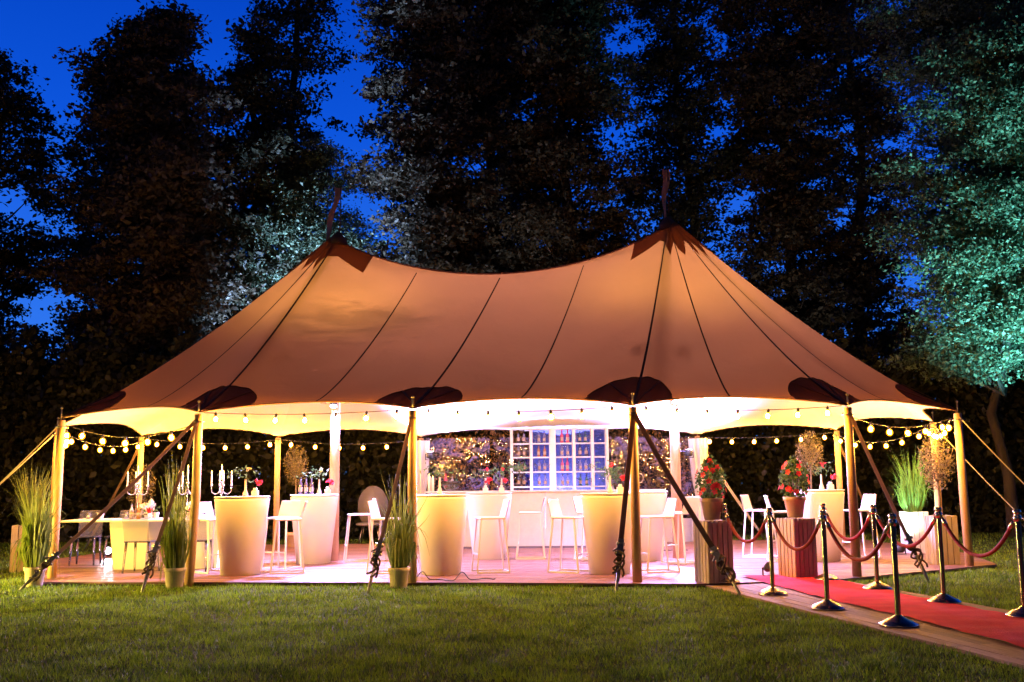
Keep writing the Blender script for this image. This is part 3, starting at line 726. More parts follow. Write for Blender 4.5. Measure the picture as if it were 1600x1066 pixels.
# glasses between the bottles
gl = empty('wine_glass', (0, 0, 0), 0, 'stemmed glass', 'glass', 'stemmed glasses on the white shelf')
MB().lathe([(.028, 0), (.028, .002), (.004, .006), (.004, .065), (.026, .085), (.032, .115), (.026, .150), (.0245, .150), (.030, .115), (.024, .088), (.003, .07)], n=12, cap=False).build('bowl', M['glass'], gl)
fg = False
for (c_, r_) in ((1, 5), (3, 5), (3, 3), (1, 3), (0, 4), (3, 2)):
    for s in (-1, 1):
        xm = (ups[c_]+ups[c_+1])/2+.83
        loc = (xm+s*.135, 21.16, DECK_Z+rows[r_]+.0135); lb = f'stemmed glass at {"left" if s < 0 else "right"} side of {ordn[c_]} column, {rown[r_]} row of white shelf'
        if not fg: gl.location = loc; gl['label'] = lb; fg = True
        else: copy_tree(gl, loc, 0, lb)

# clear pvc wall behind the bar between the draped poles
wl = empty('clear_wall', (0, 0, 0), 0, 'clear plastic tent wall with white skirt behind the bar', 'tent wall')
M['pvc'] = bpy.data.materials.new('clear_pvc'); M['pvc'].use_nodes = True
_nt = M['pvc'].node_tree; _nt.nodes.clear(); _o = N(_nt, 'ShaderNodeOutputMaterial'); _m = N(_nt, 'ShaderNodeMixShader'); _t = N(_nt, 'ShaderNodeBsdfTransparent'); _g = N(_nt, 'ShaderNodeBsdfGlossy')
_t.inputs[0].default_value = (.86, .87, .92, 1); _g.inputs['Roughness'].default_value = .06; _g.inputs[0].default_value = (.5, .5, 1, 1); _m.inputs[0].default_value = .2
_b = N(_nt, 'ShaderNodeBump'); _n = N(_nt, 'ShaderNodeTexNoise'); _n.inputs['Scale'].default_value = 3.5; _n.inputs['Distortion'].default_value = .6; _b.inputs['Strength'].default_value = .35; _b.inputs['Distance'].default_value = .05
_c = N(_nt, 'ShaderNodeTexCoord'); _nt.links.new(_c.outputs['Object'], _n.inputs['Vector']); _nt.links.new(_n.outputs['Fac'], _b.inputs['Height']); _nt.links.new(_b.outputs[0], _g.inputs['Normal'])
_nt.links.new(_t.outputs[0], _m.inputs[1]); _nt.links.new(_g.outputs[0], _m.inputs[2]); _nt.links.new(_m.outputs[0], _o.inputs[0])
W0, W1 = Vector((-1.93, 21.72, 0)), Vector((3.93, 21.98, 0))
segs = 4
for i in range(segs):
    a, b_ = W0.lerp(W1, i/segs+.006), W0.lerp(W1, (i+1)/segs-.006)
    m_ = MB(); m_.grid(lambda u, v, a=a, b_=b_: (a.x+(b_.x-a.x)*u, a.y+(b_.y-a.y)*u+.012*math.sin(u*9+v*4), .55+v*1.72), 10, 8); m_.build('clear_panel', M['pvc'], wl)
    m_ = MB(); m_.grid(lambda u, v, a=a, b_=b_: (a.x+(b_.x-a.x)*u, a.y+(b_.y-a.y)*u+.02*math.sin(u*14), .052+v*.49), 16, 3); m_.build('skirt', M['cloth'], wl)
    m_ = MB(); m_.beam((b_.x, b_.y, .56), (b_.x, b_.y, 2.2), .012, .006, (0, 1, 0)); m_.build('weld_seam', M['pvc'], wl)
# draped cloth round poles
def drape(i, label, rad=.15):
    x, y = ring[i]; t = empty('pole_drape', (x, y-.02, 0), 0, label, 'drape', 'white cloth draped round the back poles')
    def df(u, v):
        a = 2*PI*u; z = .06+2.15*v; pin = 1-.45*math.exp(-((v-.42)/.12)**2)
        r_ = (rad*(.62+.38*abs(v-.5)*2)*pin+.02)*(1+.14*math.sin(a*9+v*3))+.0; return (r_*math.cos(a), r_*math.sin(a), z)
    MB().grid(df, 72, 24).build('cloth', M['cloth'], t)
    MB().lathe([(.105, .93), (.115, .96), (.105, .99)], n=18, cap=False).build('tie', M['cloth'], t)
drape(9, 'white cloth wrapped round the back pole at the left end of the bar'); drape(7, 'white cloth wrapped round the back pole at the right end of the bar', .17)

# ------------------------------------------------------------------ things on bar and tables
def flower_ball(b, c, r_, n=26):
    C = np.array(c)+RNG.normal(size=(n, 3))*r_*.42; b_ = leaf_verts(C, r_*1.1, .8)
    base = len(b.v); b.v += [tuple(p) for p in b_]; b.f += [tuple(base+4*i+j for j in range(4)) for i in range(n)]; b.sm += [False]*n; return b
def leaves(b, C, size, asp=.5):
    V = leaf_verts(np.array(C), size, asp); n = len(C); base = len(b.v); b.v += [tuple(p) for p in V]; b.f += [tuple(base+4*i+j for j in range(4)) for i in range(n)]; b.sm += [False]*n; return b
TZ = DECK_Z+1.1095
def tall_vase(x, y, z, label, stem=True, col_='yellowf'):
    t = empty('bottle_vase', (x, y, z), 0, label, 'vase', 'slim pale bottle vases')
    MB().lathe([(.032, 0), (.040, .01), (.038, .03), (.016, .10), (.013, .235), (.017, .24), (.010, .238)], n=14).build('vase_body', M['candle'] if 0 else M['potw'], t)
    if stem:
        MB().tube([(0, 0, .2), (.01, 0, .33), (.03, .01, .38)], .003, 5).build('stem', M['plantg'], t)
        flower_ball(MB(), (.03, .01, .39), .035, 18).build('flower', M[col_], t)
        leaves(MB(), RNG.normal(size=(46, 3))*[.13, .06, .05]+[-.03, 0, .33], .07, .3).build('fern_leaves', M['plantg'], t)
def block_vase(x, y, z, label, red=True):
    t = empty('small_vase', (x, y, z), 0, label, 'vase', 'small white vases with red flowers')
    MB().box((0, 0, .04), (.09, .075, .08), 0, .006).box((0, 0, .10), (.05, .05, .038), 0, .006).build('vase_body', M['white'], t)
    MB().tube([(0, 0, .11), (.03, 0, .16), (.05, 0, .19)], .003, 5).build('stem', M['plantg'], t)
    flower_ball(MB(), (.055, -.01, .20), .048, 30).build('flower', M['red'], t)
names = ['front left table', 'three bottle table', 'table beside the grass pot', 'flower table before the bar', 'table left of the third front pole', 'table at the right king pole', 'table behind the right front pole']
for i, (dx, dy, kinds_) in enumerate(((.07, -.1, 'tb'), (.10, -.12, 'tb'), (-.02, .0, 't'), (.03, -.05, 'ttbb'), (.02, -.1, 'tb'), (.0, 0, ''), (.02, -.1, 'tb'))):
    x, y = TBL[i]; ox = 0
    for j, kk in enumerate(kinds_):
        if i == 3: px_ = x+(-.05 if j % 2 == 0 else .02)+(.20 if j in (1, 3) else 0); py_ = y+(-.1 if j < 2 else -.22)
        else: px_ = x+dx+(0 if kk == 't' else .14); py_ = y+dy
        if kk == 't': tall_vase(px_, py_, TZ, f'slim pale vase with fern, {"left" if j == 0 else "right"} on {names[i]}', True, 'yellowf' if i < 3 else 'red')
        else: block_vase(px_, py_, TZ, f'small white vase with red flower, {"left" if j < 3 else "right"} on {names[i]}')
for j in range(3):
    k_ = copy_tree(kinds['dark'], (-3.50+j*.085, 17.0+.02*j, TZ), 0, f'dark wine bottle, {["left", "middle", "right"][j]} of three on the table by the left king pole'); k_['group'] = 'wine bottles on the left table'
# ice bowl with bottles on the bar, left
BZ = DECK_Z+1.117
t = empty('ice_bowl', (-1.25, 20.62, BZ), 0, 'wide clear ice bowl filled with bottles at the left end of the bar', 'bowl')
MB().lathe([(.07, 0), (.09, .01), (.16, .10), (.24, .20), (.235, .20), (.15, .10), (.08, .02)], n=24, cap=False).build('bowl', M['glass'], t)
ib = MB()
for j in range(26): a_ = j*2.4; ib.box((.10*math.cos(a_)*random.random(), .10*math.sin(a_)*random.random(), .05+random.random()*.10), (.03, .03, .03), a_)
o_ = ib.build('ice', M['clearb'], t); o_['kind'] = 'stuff'
for j, (dx, dy, kd) in enumerate(((-.10, 0, 'pink'), (.03, .03, 'clear'), (.12, -.02, 'green'))):
    k_ = copy_tree(kinds[kd], (-1.25+dx, 20.62+dy, BZ+.07), 0, f'{kd} bottle standing in the ice bowl on the bar, {["left", "middle", "right"][j]}'); k_['group'] = 'bottles in the ice bowl'
for j, (dx, h_) in enumerate(((-.42, .30), (-.35, .26))):
    t = empty('pillar_candle', (-1.25+dx, 20.5, BZ), 0, f'{"taller" if j == 0 else "shorter"} cream candle left of the ice bowl on the bar', 'candle', 'cream candles on the bar')
    MB().lathe([(.028, 0), (.028, h_), (.01, h_-.004)], n=12).build('wax', M['candle'], t); MB().lathe([(.002, h_), (.010, h_+.015), (.001, h_+.045)], n=6).build('flame', M['flame'], t)
t = empty('ice_bucket', (2.36, 20.6, BZ), 0, 'white champagne bucket with a chrome handle at the right end of the bar', 'bucket')
MB().lathe([(.09, 0), (.10, .004), (.135, .27), (.14, .275), (.128, .272), (.09, .02)], n=22, cap=False).build('bucket_body', M['white'], t)
MB().tube([(.13+.10*math.sin(a_), 0, .20-.10*math.cos(a_)*1.0+.02) for a_ in np.linspace(0, PI, 10)], .008, 6).build('handle', M['chrome'], t)
k_ = copy_tree(kinds['dark'], (2.40, 20.6, BZ+.03), 0, 'dark bottle standing in the white champagne bucket'); k_['group'] = 'bottles on the bar'
t = empty('fern_vase', (1.98, 20.6, BZ), 0, 'green fern in a small glass at the middle of the bar, right of the shelf', 'plant')
MB().lathe([(.03, 0), (.04, .12), (.038, .12), (.028, .01)], n=12, cap=False).build('glass_cup', M['glass'], t)
leaves(MB(), RNG.normal(size=(160, 3))*[.12, .08, .08]+[0, 0, .28], .09, .25).build('fronds', M['plantg'], t)
t = empty('trailing_plant', (.12, 21.02, DECK_Z+1.4935), 0, 'dark green trailing plant on the first column of the white shelf', 'plant')
MB().lathe([(.045, 0), (.06, .08), (.01, .075)], n=12).build('pot', M['terra'], t); leaves(MB(), RNG.normal(size=(150, 3))*[.10, .05, .05]+[-.02, -.06, .07], .06, .5).build('leaves', M['plantg'], t)

# ------------------------------------------------------------------ dining table, clear chairs, candelabra (left end)
dt = empty('dining_table', (-5.65, 16.4, DECK_Z), R(2), 'long white dining table on broad tapered supports at the left end', 'table')
MB().box((0, 0, .745), (2.6, 1.0, .03), 0, .008).build('tabletop', M['white'], dt)
for x_, w_ in ((-.30, .60), (.80, .60)):
    b = MB(); P = []
    for z, k_ in ((0, .80), (.728, 1.0)):
        for sx, sy in ((-1, -1), (1, -1), (1, 1), (-1, 1)): P.append((x_+sx*w_/2*k_, sy*.36*k_, z))
    b.add(P, [(3, 2, 1, 0), (4, 5, 6, 7), (0, 1, 5, 4), (1, 2, 6, 5), (2, 3, 7, 6), (3, 0, 4, 7)]); b.build('support', M['white'], dt)
MB().grid(lambda u, v: (-1.28+2.56*u, (-.12+.24*v), .7625+.002*math.sin(u*40)), 20, 2).build('table_runner', M['cloth'], dt)
def ghost(x, y, rz, lb):
    t = empty('clear_chair', (x, y, DECK_Z), rz, lb, 'chair', 'transparent acrylic chairs at the dining table')
    MB().box((0, 0, .455), (.40, .40, .022), 0, .008).build('seat', M['ghost'], t)
    b = MB(); b.grid(lambda u, v: (-.20-.10*v-.03*math.cos((u-.5)*2.5), (u-.5)*.38, .46+.40*v), 8, 8); b.grid(lambda u, v: (-.212-.10*v-.03*math.cos((u-.5)*2.5), (.5-u)*.38, .46+.40*v), 8, 8); b.tube([(-.335-.0*q, q*.38, .862) for q in np.linspace(-.5, .5, 7)], .012, 6); b.build('backrest', M['ghost'], t)
    for sx in (-1, 1):
        for sy in (-1, 1): MB().tube([(sx*.17, sy*.17, .445), (sx*.22, sy*.19, .0)], [.022, .014], 8).build('leg', M['ghost'], t)
    return t
ghost(-7.05, 17.15, R(-82), 'clear acrylic chair leftmost behind the dining table'); ghost(-6.48, 17.2, R(-95), 'clear acrylic chair in front of the bright floor lamp')
ghost(-5.55, 15.55, R(88), 'clear acrylic chair on the near side of the dining table')
ghost(-4.75, 15.62, R(93), 'clear acrylic chair before the dining table, behind the front left grass pot')
ghost(-5.2, 17.25, R(-88), 'clear acrylic chair on the far side of the dining table, behind the tall candelabra')
def candelabra(x, y, rz, lb, h_=.62, first=None):
    t = empty('candelabra', (x, y, DECK_Z+.763), rz, lb, 'candelabra', 'five armed silver candelabras on the dining table')
    b = MB(); b.lathe([(.075, 0), (.07, .012), (.03, .03), (.012, .05), (.018, .10), (.009, .14), (.016, .22), (.008, .26), (.012, .36), (.02, h_-.20), (.010, h_-.16), (.014, h_-.1), (.024, h_-.06), (.012, h_-.05)], n=14); b.build('stem', M['silver'], t)
    pos = [(0, 0, h_)]
    for k_ in range(4):
        a_ = PI/4+k_*PI/2 if 0 else k_*PI/2+.35; c_, s_ = math.cos(a_), math.sin(a_)
        pts = [(c_*r_, s_*r_, z) for r_, z in ((.01, h_-.17), (.05, h_-.235), (.10, h_-.25), (.145, h_-.22), (.155, h_-.17), (.155, h_-.13))]
        MB().tube(pts, .0085, 6).lathe([(.006, 0), (.030, .006), (.014, .02), (.016, .035)], (c_*.155, s_*.155, h_-.13), 10).build('arm', M['silver'], t)
        pos.append((c_*.155, s_*.155, h_-.095))
    for p in pos:
        cdl = MB().lathe([(.012, -.03), (.011, .16), (.003, .163)], p, 8).build('candle', M['candle'], t)
        MB().lathe([(.001, .165), (.010, .18), (.007, .20), (.0005, .222)], p, 6, cap=False).build('flame', M['flame'], cdl)
candelabra(-5.98, 16.45, .2, 'lit silver candelabra, leftmost of three, partly behind the back left pole')
candelabra(-5.2, 16.5, .5, 'lit silver candelabra, middle one of three, crossed by the guy strap'); candelabra(-4.66, 16.5, .1, 'lit silver candelabra, rightmost of three, beside the front left pole')
for j, (x, y, s_) in enumerate(((-6.7, 16.35, .05), (-6.45, 16.2, .055), (-6.2, 16.6, .04), (-5.6, 16.25, .05), (-5.42, 16.6, .05), (-4.95, 16.2, .045))):
    t = empty('glass_tealight', (x, y, DECK_Z+.763), 0, f'frosted tea light glass on the dining table, {["first", "second", "third", "fourth", "fifth", "sixth"][j]} from the left', 'candle glass', 'tea light glasses on the dining table')
    MB().lathe([(s_*.7, 0), (s_, .10), (s_*.94, .10), (s_*.65, .008)], n=14, cap=False).build('cup', M['cloth'] if j % 2 else M['glass'], t)
    MB().lathe([(s_*.5, .009), (s_*.5, .03)], n=10).build('wax', M['candle'], t); MB().lathe([(.001, .03), (.008, .04), (.0005, .06)], n=6).build('flame', M['flame'], t)
for j, (x, y) in enumerate(((-5.93, 16.1), (-5.84, 16.15))):
    k_ = copy_tree(kinds['amber' if j else 'clear'], (x, y, DECK_Z+.763), 0, f'{"amber" if j else "clear"} water bottle standing on the dining table under the back left pole'); k_['group'] = 'bottles on the dining table'
for j, (x, lb) in enumerate(((-5.72, 'small red and white bouquet on the dining table beside the bottles'), (-5.05, 'white folded napkin bouquet on the dining table right of the middle candelabra'))):
    t = empty('bouquet', (x, 16.2, DECK_Z+.763), 0, lb, 'flowers', 'bouquets on the dining table')
    MB().lathe([(.04, 0), (.05, .09), (.045, .09)], n=12).build('vase_body', M['white'], t)
    flower_ball(MB(), (0, 0, .16), .09, 50).build('white_blooms', M['cloth'], t); flower_ball(MB(), (.05, -.05, .13), .045, 26).build('red_bloom', M['red'], t)
    leaves(MB(), RNG.normal(size=(50, 3))*[.10, .07, .04]+[0, 0, .16], .07, .35).build('leaves', M['plantg'], t)
t = empty('napkin', (-4.95, 16.05, DECK_Z+.763), 0, 'white folded napkin cone standing on the dining table', 'napkin')
MB().lathe([(.10, 0), (.06, .09), (.015, .20)], n=7, smooth=False).build('folded_cloth', M['cloth'], t)

# grey shell chair on the lawn behind
t = empty('shell_chair', (-3.15, 23.0, 0), 0, 'dark grey round backed garden chair on the lawn behind the tent', 'chair')
b = MB()
for s in (0, 1):
    b.grid(lambda u, v, s=s: ((.34-.0*s)*math.cos(2*PI*u)*(v)**.5*(1 if not s else .99), .10+.10*(v)-.13*(1-v)-s*.02*(-1), .82+.47*math.sin(2*PI*u)*(v)**.5), 28, 6)
b.build('shell', M['grey'], t)
MB().lathe([(.30, .42), (.33, .45), (.30, .48), (.01, .49)], (0, -.15, 0), 20).build('seat', M['grey'], t)
for sx in (-1, 1):
    for sy in (-1, 1): MB().tube([(sx*.15, -.15+sy*.13, .43), (sx*.24, -.15+sy*.22, 0)], .013, 6).build('leg', M['steel'], t)

# ------------------------------------------------------------------ planters and plants
def slat_box(t, wd, h_, m, n=4):
    g_ = .014; sw = wd/n
    MB().box((0, 0, h_/2), (wd-.045, wd-.045, h_-.04)).build('liner', M['darkwood'], t)
    for side in range(4):
        a_ = side*PI/2
        for i in range(n):
            l = -wd/2+sw*(i+.5); x_, y_ = l, -wd/2+.0105
            X = x_*math.cos(a_)-y_*math.sin(a_); Y = x_*math.sin(a_)+y_*math.cos(a_)
            ww = sw-g_-(.022 if i in (0,) and side % 2 == 0 else 0)*0
            hh = h_+random.uniform(-.004, .006)
            MB().box((X, Y, hh/2), (ww, .02, hh), a_, .002).build('slat', m, t)
def reeds(n, h_, spread, wd=.007, droop=.6, seg=8, base_r=.09):
    b = MB()
    for i in range(n):
        a_ = random.uniform(0, 2*PI); r0 = base_r*math.sqrt(random.random()); H = h_*random.uniform(.55, 1.08); s_ = spread*random.uniform(.15, 1.15); dr = droop*random.uniform(.0, 1.3)**1.5
        dx, dy = math.cos(a_), math.sin(a_); px_, py_ = -dy, dx; V = []
        wob = random.uniform(-.09, .09)
        for k_ in range(seg+1):
            v = k_/seg; r_ = r0+s_*(v**1.7)+wob*math.sin(v*5); z = H*(v-dr*v**3.2*1.05); w_ = wd*(1-v**2.2)+.0008
            tw = a_*.7+v*1.2; wx, wy = px_*math.cos(tw)+dx*math.sin(tw), py_*math.cos(tw)+dy*math.sin(tw)
            V += [(dx*r_+wx*w_, dy*r_+wy*w_, z), (dx*r_-wx*w_, dy*r_-wy*w_, z)]
        b.add(V, [(2*k_, 2*k_+1, 2*k_+3, 2*k_+2) for k_ in range(seg)], True)
    return b
def pot_mesh(r0, r1, h_): return MB().lathe([(r0, 0), (r0+.004, .006), (r1-.012, h_*.80), (r1-.004, h_*.82), (r1, h_*.84), (r1+.004, h_), (r1-.014, h_), (r1-.03, h_*.90), (.01, h_*.89)], n=26)
def grass_pot(x, y, z, h_, label, n=170, spread=.16, r1=.14, ph=.26, m='reed'):
    t = empty('potted_grass', (x, y, z), random.uniform(0, 6), label, 'potted plant', 'tall ornamental grass in clay pots')
    pot_mesh(r1*.72, r1, ph).build('pot', M['potw'], t); MB().lathe([(r1-.035, ph*.9), (.005, ph*.92)], n=16).build('soil', M['soil'], t)
    o = reeds(n, h_*1.15, spread, .0115, .85).build('blades', M[m], t); o.location = (0, 0, ph*.85); return t
grass_pot(-6.42, 14.0, .0, 1.15, 'clay pot of long arching grass at the foot of the left corner pole', 220, .23)
grass_pot(-4.42, 13.62, .0, 1.25, 'clay pot of upright grass between guy strap and front left pole', 170, .17)
grass_pot(-1.47, 13.32, .0, 1.12, 'clay pot of upright grass in front of the second front pole', 180, .24)
def planter(x, y, z, wd, h_, rz, label, m='slat', n=4):
    t = empty('planter_box', (x, y, z), rz, label, 'planter', 'slatted planter boxes'); slat_box(t, wd, h_, M[m], n); return t
def grass_planter(x, y, z, wd, h_, rz, label, gh, n_, sp, gm, m='slat'):
    t = planter(x, y, z, wd, h_, rz, label, m); MB().box((0, 0, h_-.03), (wd-.05, wd-.05, .012)).build('soil', M['soil'], t)
    o = reeds(n_, gh, sp, .007, .55, 8, .12).build('grass_blades', M['reedg' if gm else 'reed'], t); o.location = (0, 0, h_-.03); return t
grass_planter(-7.75, 16.6, .0, .42, .72, R(14), 'wooden slatted planter with tall arching grass at the far left of the tent', 1.1, 240, .38, 0)
M['slatw'] = mat('white_slat', (.76, .75, .76), .5, var=.1, scale=6, objvar=.06)
grass_planter(6.95, 18.05, DECK_Z, .36, .70, R(4), 'white slatted planter with bright green arching grass at the right end', 1.12, 340, .34, 1, 'slatw')
def flower_planter(x, y, rz, lb1, lb2, z0=DECK_Z):
    planter(x, y, z0, .36, .76, rz, lb1, 'slat', 5)
    t = empty('flowering_pot', (x, y, z0+.772), 0, lb2, 'potted plant', 'red flowering plants in clay pots')
    pot_mesh(.095, .145, .27).build('pot', M['terra'], t)
    st = MB()
    for k_ in range(9):
        a_ = k_*.7; st.tube([(.03*math.cos(a_), .03*math.sin(a_), .24), (.07*math.cos(a_), .07*math.sin(a_), .45), (.06*math.cos(a_+1), .06*math.sin(a_+1), .70)], [.006, .004, .002], 5)
    st.build('stems', M['olivebark'], t)
    n = 520; u = RNG.uniform(0, 1, n); a_ = RNG.uniform(0, 2*PI, n); rr = (.17*np.sin(np.clip(u*.92+.14, 0, 1)*PI)**.6+.02)*RNG.uniform(.45, 1.05, n)
    C = np.stack([rr*np.cos(a_), rr*np.sin(a_), .27+u*.52], 1)
    o = link('leaves', quads_mesh('leaves', leaf_verts(C, .075, .5), n, M['plantg']), t)
    for k_ in range(19):
        u = random.uniform(.05, .98); a2 = random.uniform(PI*.9, PI*2.1); r2 = .175*math.sin(min(u*.92+.14, 1)*PI)**.6+.02
        c_ = Vector((r2*math.cos(a2), r2*math.sin(a2), .27+u*.52)); b = MB(); nrm_ = Vector((math.cos(a2), math.sin(a2), .3)).normalized()
        s1 = nrm_.cross(Vector((0, 0, 1))).normalized(); s2 = nrm_.cross(s1)
        for p_ in range(5):
            a5 = p_*2*PI/5+k_; d1 = s1*math.cos(a5)+s2*math.sin(a5); d2 = s1*math.cos(a5+.55)+s2*math.sin(a5+.55); d0 = s1*math.cos(a5-.55)+s2*math.sin(a5-.55)
            b.add([c_, c_+d0*.030+nrm_*.012, c_+d1*.044+nrm_*.010, c_+d2*.030+nrm_*.012], [(0, 1, 2, 3)])
        b.build('flower', M['red'], t)
flower_planter(2.52, 13.2, R(20), 'wooden slatted planter crossed by the dark guy strap, left of the carpet', 'clay pot of red flowers on the planter left of the carpet')
flower_planter(3.72, 13.72, R(24), 'wooden slatted planter at the head of the red carpet', 'clay pot of red flowers on the planter at the head of the carpet')
def olive(x, y, z, h_, cr, label, box=None):
    t = empty('olive_tree', (x, y, z), random.uniform(0, 6), label, 'small tree', 'small standard olive trees')
    zc = h_-cr*1.35
    b = MB(); b.tube([(0, 0, .2), (.012, 0, .5), (-.01, .01, zc-cr*.7), (0, 0, zc)], [.022, .018, .015, .01], 7)
    for k_ in range(10):
        a_ = k_*2.4; b.tube([(0, 0, zc-cr*.8), (.5*cr*math.cos(a_), .5*cr*math.sin(a_), zc), (.8*cr*math.cos(a_), .8*cr*math.sin(a_), zc+cr*random.uniform(.1, .9))], [.008, .005, .002], 5)
    b.build('trunk', M['olivebark'], t)
    n = 1500; d = RNG.normal(size=(n, 3)); d /= np.linalg.norm(d, axis=1)[:, None]; C = d*(RNG.random(n)**.45)[:, None]*[cr*.8, cr*.8, cr*1.35]+[0, 0, zc+cr*.1]
    link('crown', quads_mesh('crown', leaf_verts(C, .055, .28), n, M['olive']), t)
    if box is None: pot_mesh(.13, .18, .34).build('pot', M['terra'], t)
    return t
olive(-4.55, 21.6, 0, 2.15, .33, 'small olive tree in a pot behind the three bottle table')
olive(-7.35, 20.4, 0, 1.75, .36, 'small olive tree at the back left pole, behind the dining table')
olive(5.75, 20.0, DECK_Z, 2.20, .34, 'small olive tree behind the right tapered table')
planter(6.42, 15.65, .0, .36, .76, R(3), 'wooden slatted planter by the right corner pole', 'slat', 4)
olive(6.42, 15.65, .52, 1.46, .34, 'small olive tree planted in the slatted box by the right corner pole', 1)
uplight(6.55, 17.7, DECK_Z, 'led uplight at the foot of the white grass planter', 130, (.45, 1, .72), (7.0, 18.1, 1.6), tilt=0)

# spotlight on the deck near the carpet planter and the loose cables
t = empty('floor_spotlight', (3.35, 13.85, DECK_Z), R(20), 'small black floor spotlight beside the planter at the carpet', 'spotlight')
MB().tube([(0, .02, .10), (0, -.05, .14)], [.05, .06], 12).build('housing', M['black'], t); MB().box((0, 0, .01), (.16, .12, .02)).beam((-.07, 0, .02), (-.07, 0, .12), .02, .006).beam((.07, 0, .02), (.07, 0, .12), .02, .006).build('bracket', M['black'], t)
MB().tube([(-.1+.05*math.sin(k_), -.12+.03*math.cos(k_*1.7), .012+.02*abs(math.sin(k_))) for k_ in np.linspace(0, 9, 30)], .006, 5).build('cable', M['cable'], t)
for j, (x0, x1, y0, lb) in enumerate(((-1.35, -.25, 13.75, 'loose black cable looped on the deck by the grass pot'), (1.8, 3.2, 19.2, 'black cable lying on the deck in front of the bar'))):
    t = MB(); t.tube([(x0+(x1-x0)*v, y0+.10*math.sin(v*9)+.05*math.sin(v*23), DECK_Z+.010+(.10*max(0, math.sin(v*13))**3 if j == 0 else 0)) for v in np.linspace(0, 1, 60)], .007, 5)
    tag(t.build('cable', M['cable']), lb, 'cable', 'loose black cables on the deck')

# ------------------------------------------------------------------ stanchions and ropes
st = empty('stanchion', (0, 0, 0), 0, 'x', 'rope post', 'brass and chrome rope posts along the carpet')
MB().lathe([(.165, 0), (.168, .008), (.165, .016), (.12, .045), (.05, .075), (.03, .09)], n=32).build('base', M['chrome'], st)
MB().lathe([(.0255, .088), (.0255, .90)], n=18, cap=False).build('post', M['brass'], st)
MB().lathe([(.026, .86), (.036, .865), (.036, .915), (.026, .92), (.033, .93), (.036, .955), (.030, .968), (.004, .972)], n=20).build('cap', M['chrome'], st)
MB().tube([(.034+.016*math.sin(a_), 0, .89-.016*math.cos(a_)) for a_ in np.linspace(0, PI, 8)], .004, 5).tube([(-.034-.016*math.sin(a_), 0, .89-.016*math.cos(a_)) for a_ in np.linspace(0, PI, 8)], .004, 5).build('hook_ring', M['chrome'], st)
SL = [(2.66, 13.14), (2.92, 11.86), (3.13, 10.52), (3.38, 9.28)]; SR = [(3.98, 13.36), (4.23, 12.22), (4.44, 10.86), (4.70, 9.70)]
sl = ['at the tent end, left side of the carpet', 'second from the tent, left side of the carpet', 'third from the tent, left side of the carpet', 'nearest the camera, in front of the carpet']
sr = ['at the tent end, right side of the carpet', 'second from the tent, right side of the carpet', 'third from the tent, right side of the carpet', 'cut by the right picture edge, right side of the carpet']
for i, ((x, y), l) in enumerate(zip(SL+SR, sl+sr)):
    z = .031 if not (y > 13.05 and x < 2.9) else DECK_Z+.002
    if 3.15 < x < 4.9 and 4 <= i: z = .044
    if i == 0: st.location = (x, y, z); st['label'] = 'metal rope post '+l
    else: copy_tree(st, (x, y, z), random.uniform(-.3, .3), 'metal rope post '+l)
def rope(a, b_, sag, label):
    t = empty('barrier_rope', ((a[0]+b_[0])/2, (a[1]+b_[1])/2, .9), 0, label, 'rope', 'red barrier ropes between the posts')
    A, B = Vector((a[0], a[1], .915)), Vector((b_[0], b_[1], .915)); o = Vector(t.location); d = (B-A).normalized(); A += d*.05; B -= d*.05
    f = lambda v: A.lerp(B, v)+Vector((0, 0, -sag*(1-abs(2*v-1)**2.1)))-o
    MB().tube([f(v) for v in np.linspace(.04, .96, 26)], .019, 10).build('velvet_rope', M['rope'], t)
    for v0, v1 in ((.0, .06), (1., .94)): MB().tube([f(v0), f((v0+v1)/2), f(v1)], [.010, .022, .023], 10).build('end_cap', M['chrome'], t)
rope(SL[0], SL[1], .33, 'red rope between the first two left posts, in front of the tent'); rope(SL[1], SL[2], .34, 'red rope hanging in front of the carpet head planter'); rope(SL[2], SL[3], .36, 'red rope between the two nearest left posts')
rope(SR[0], SR[1], .33, 'red rope between the first two right posts, behind the left row'); rope(SR[1], SR[2], .34, 'red rope in front of the white grass planter'); rope(SR[2], SR[3], .36, 'red rope at the right, in front of the corner pole')

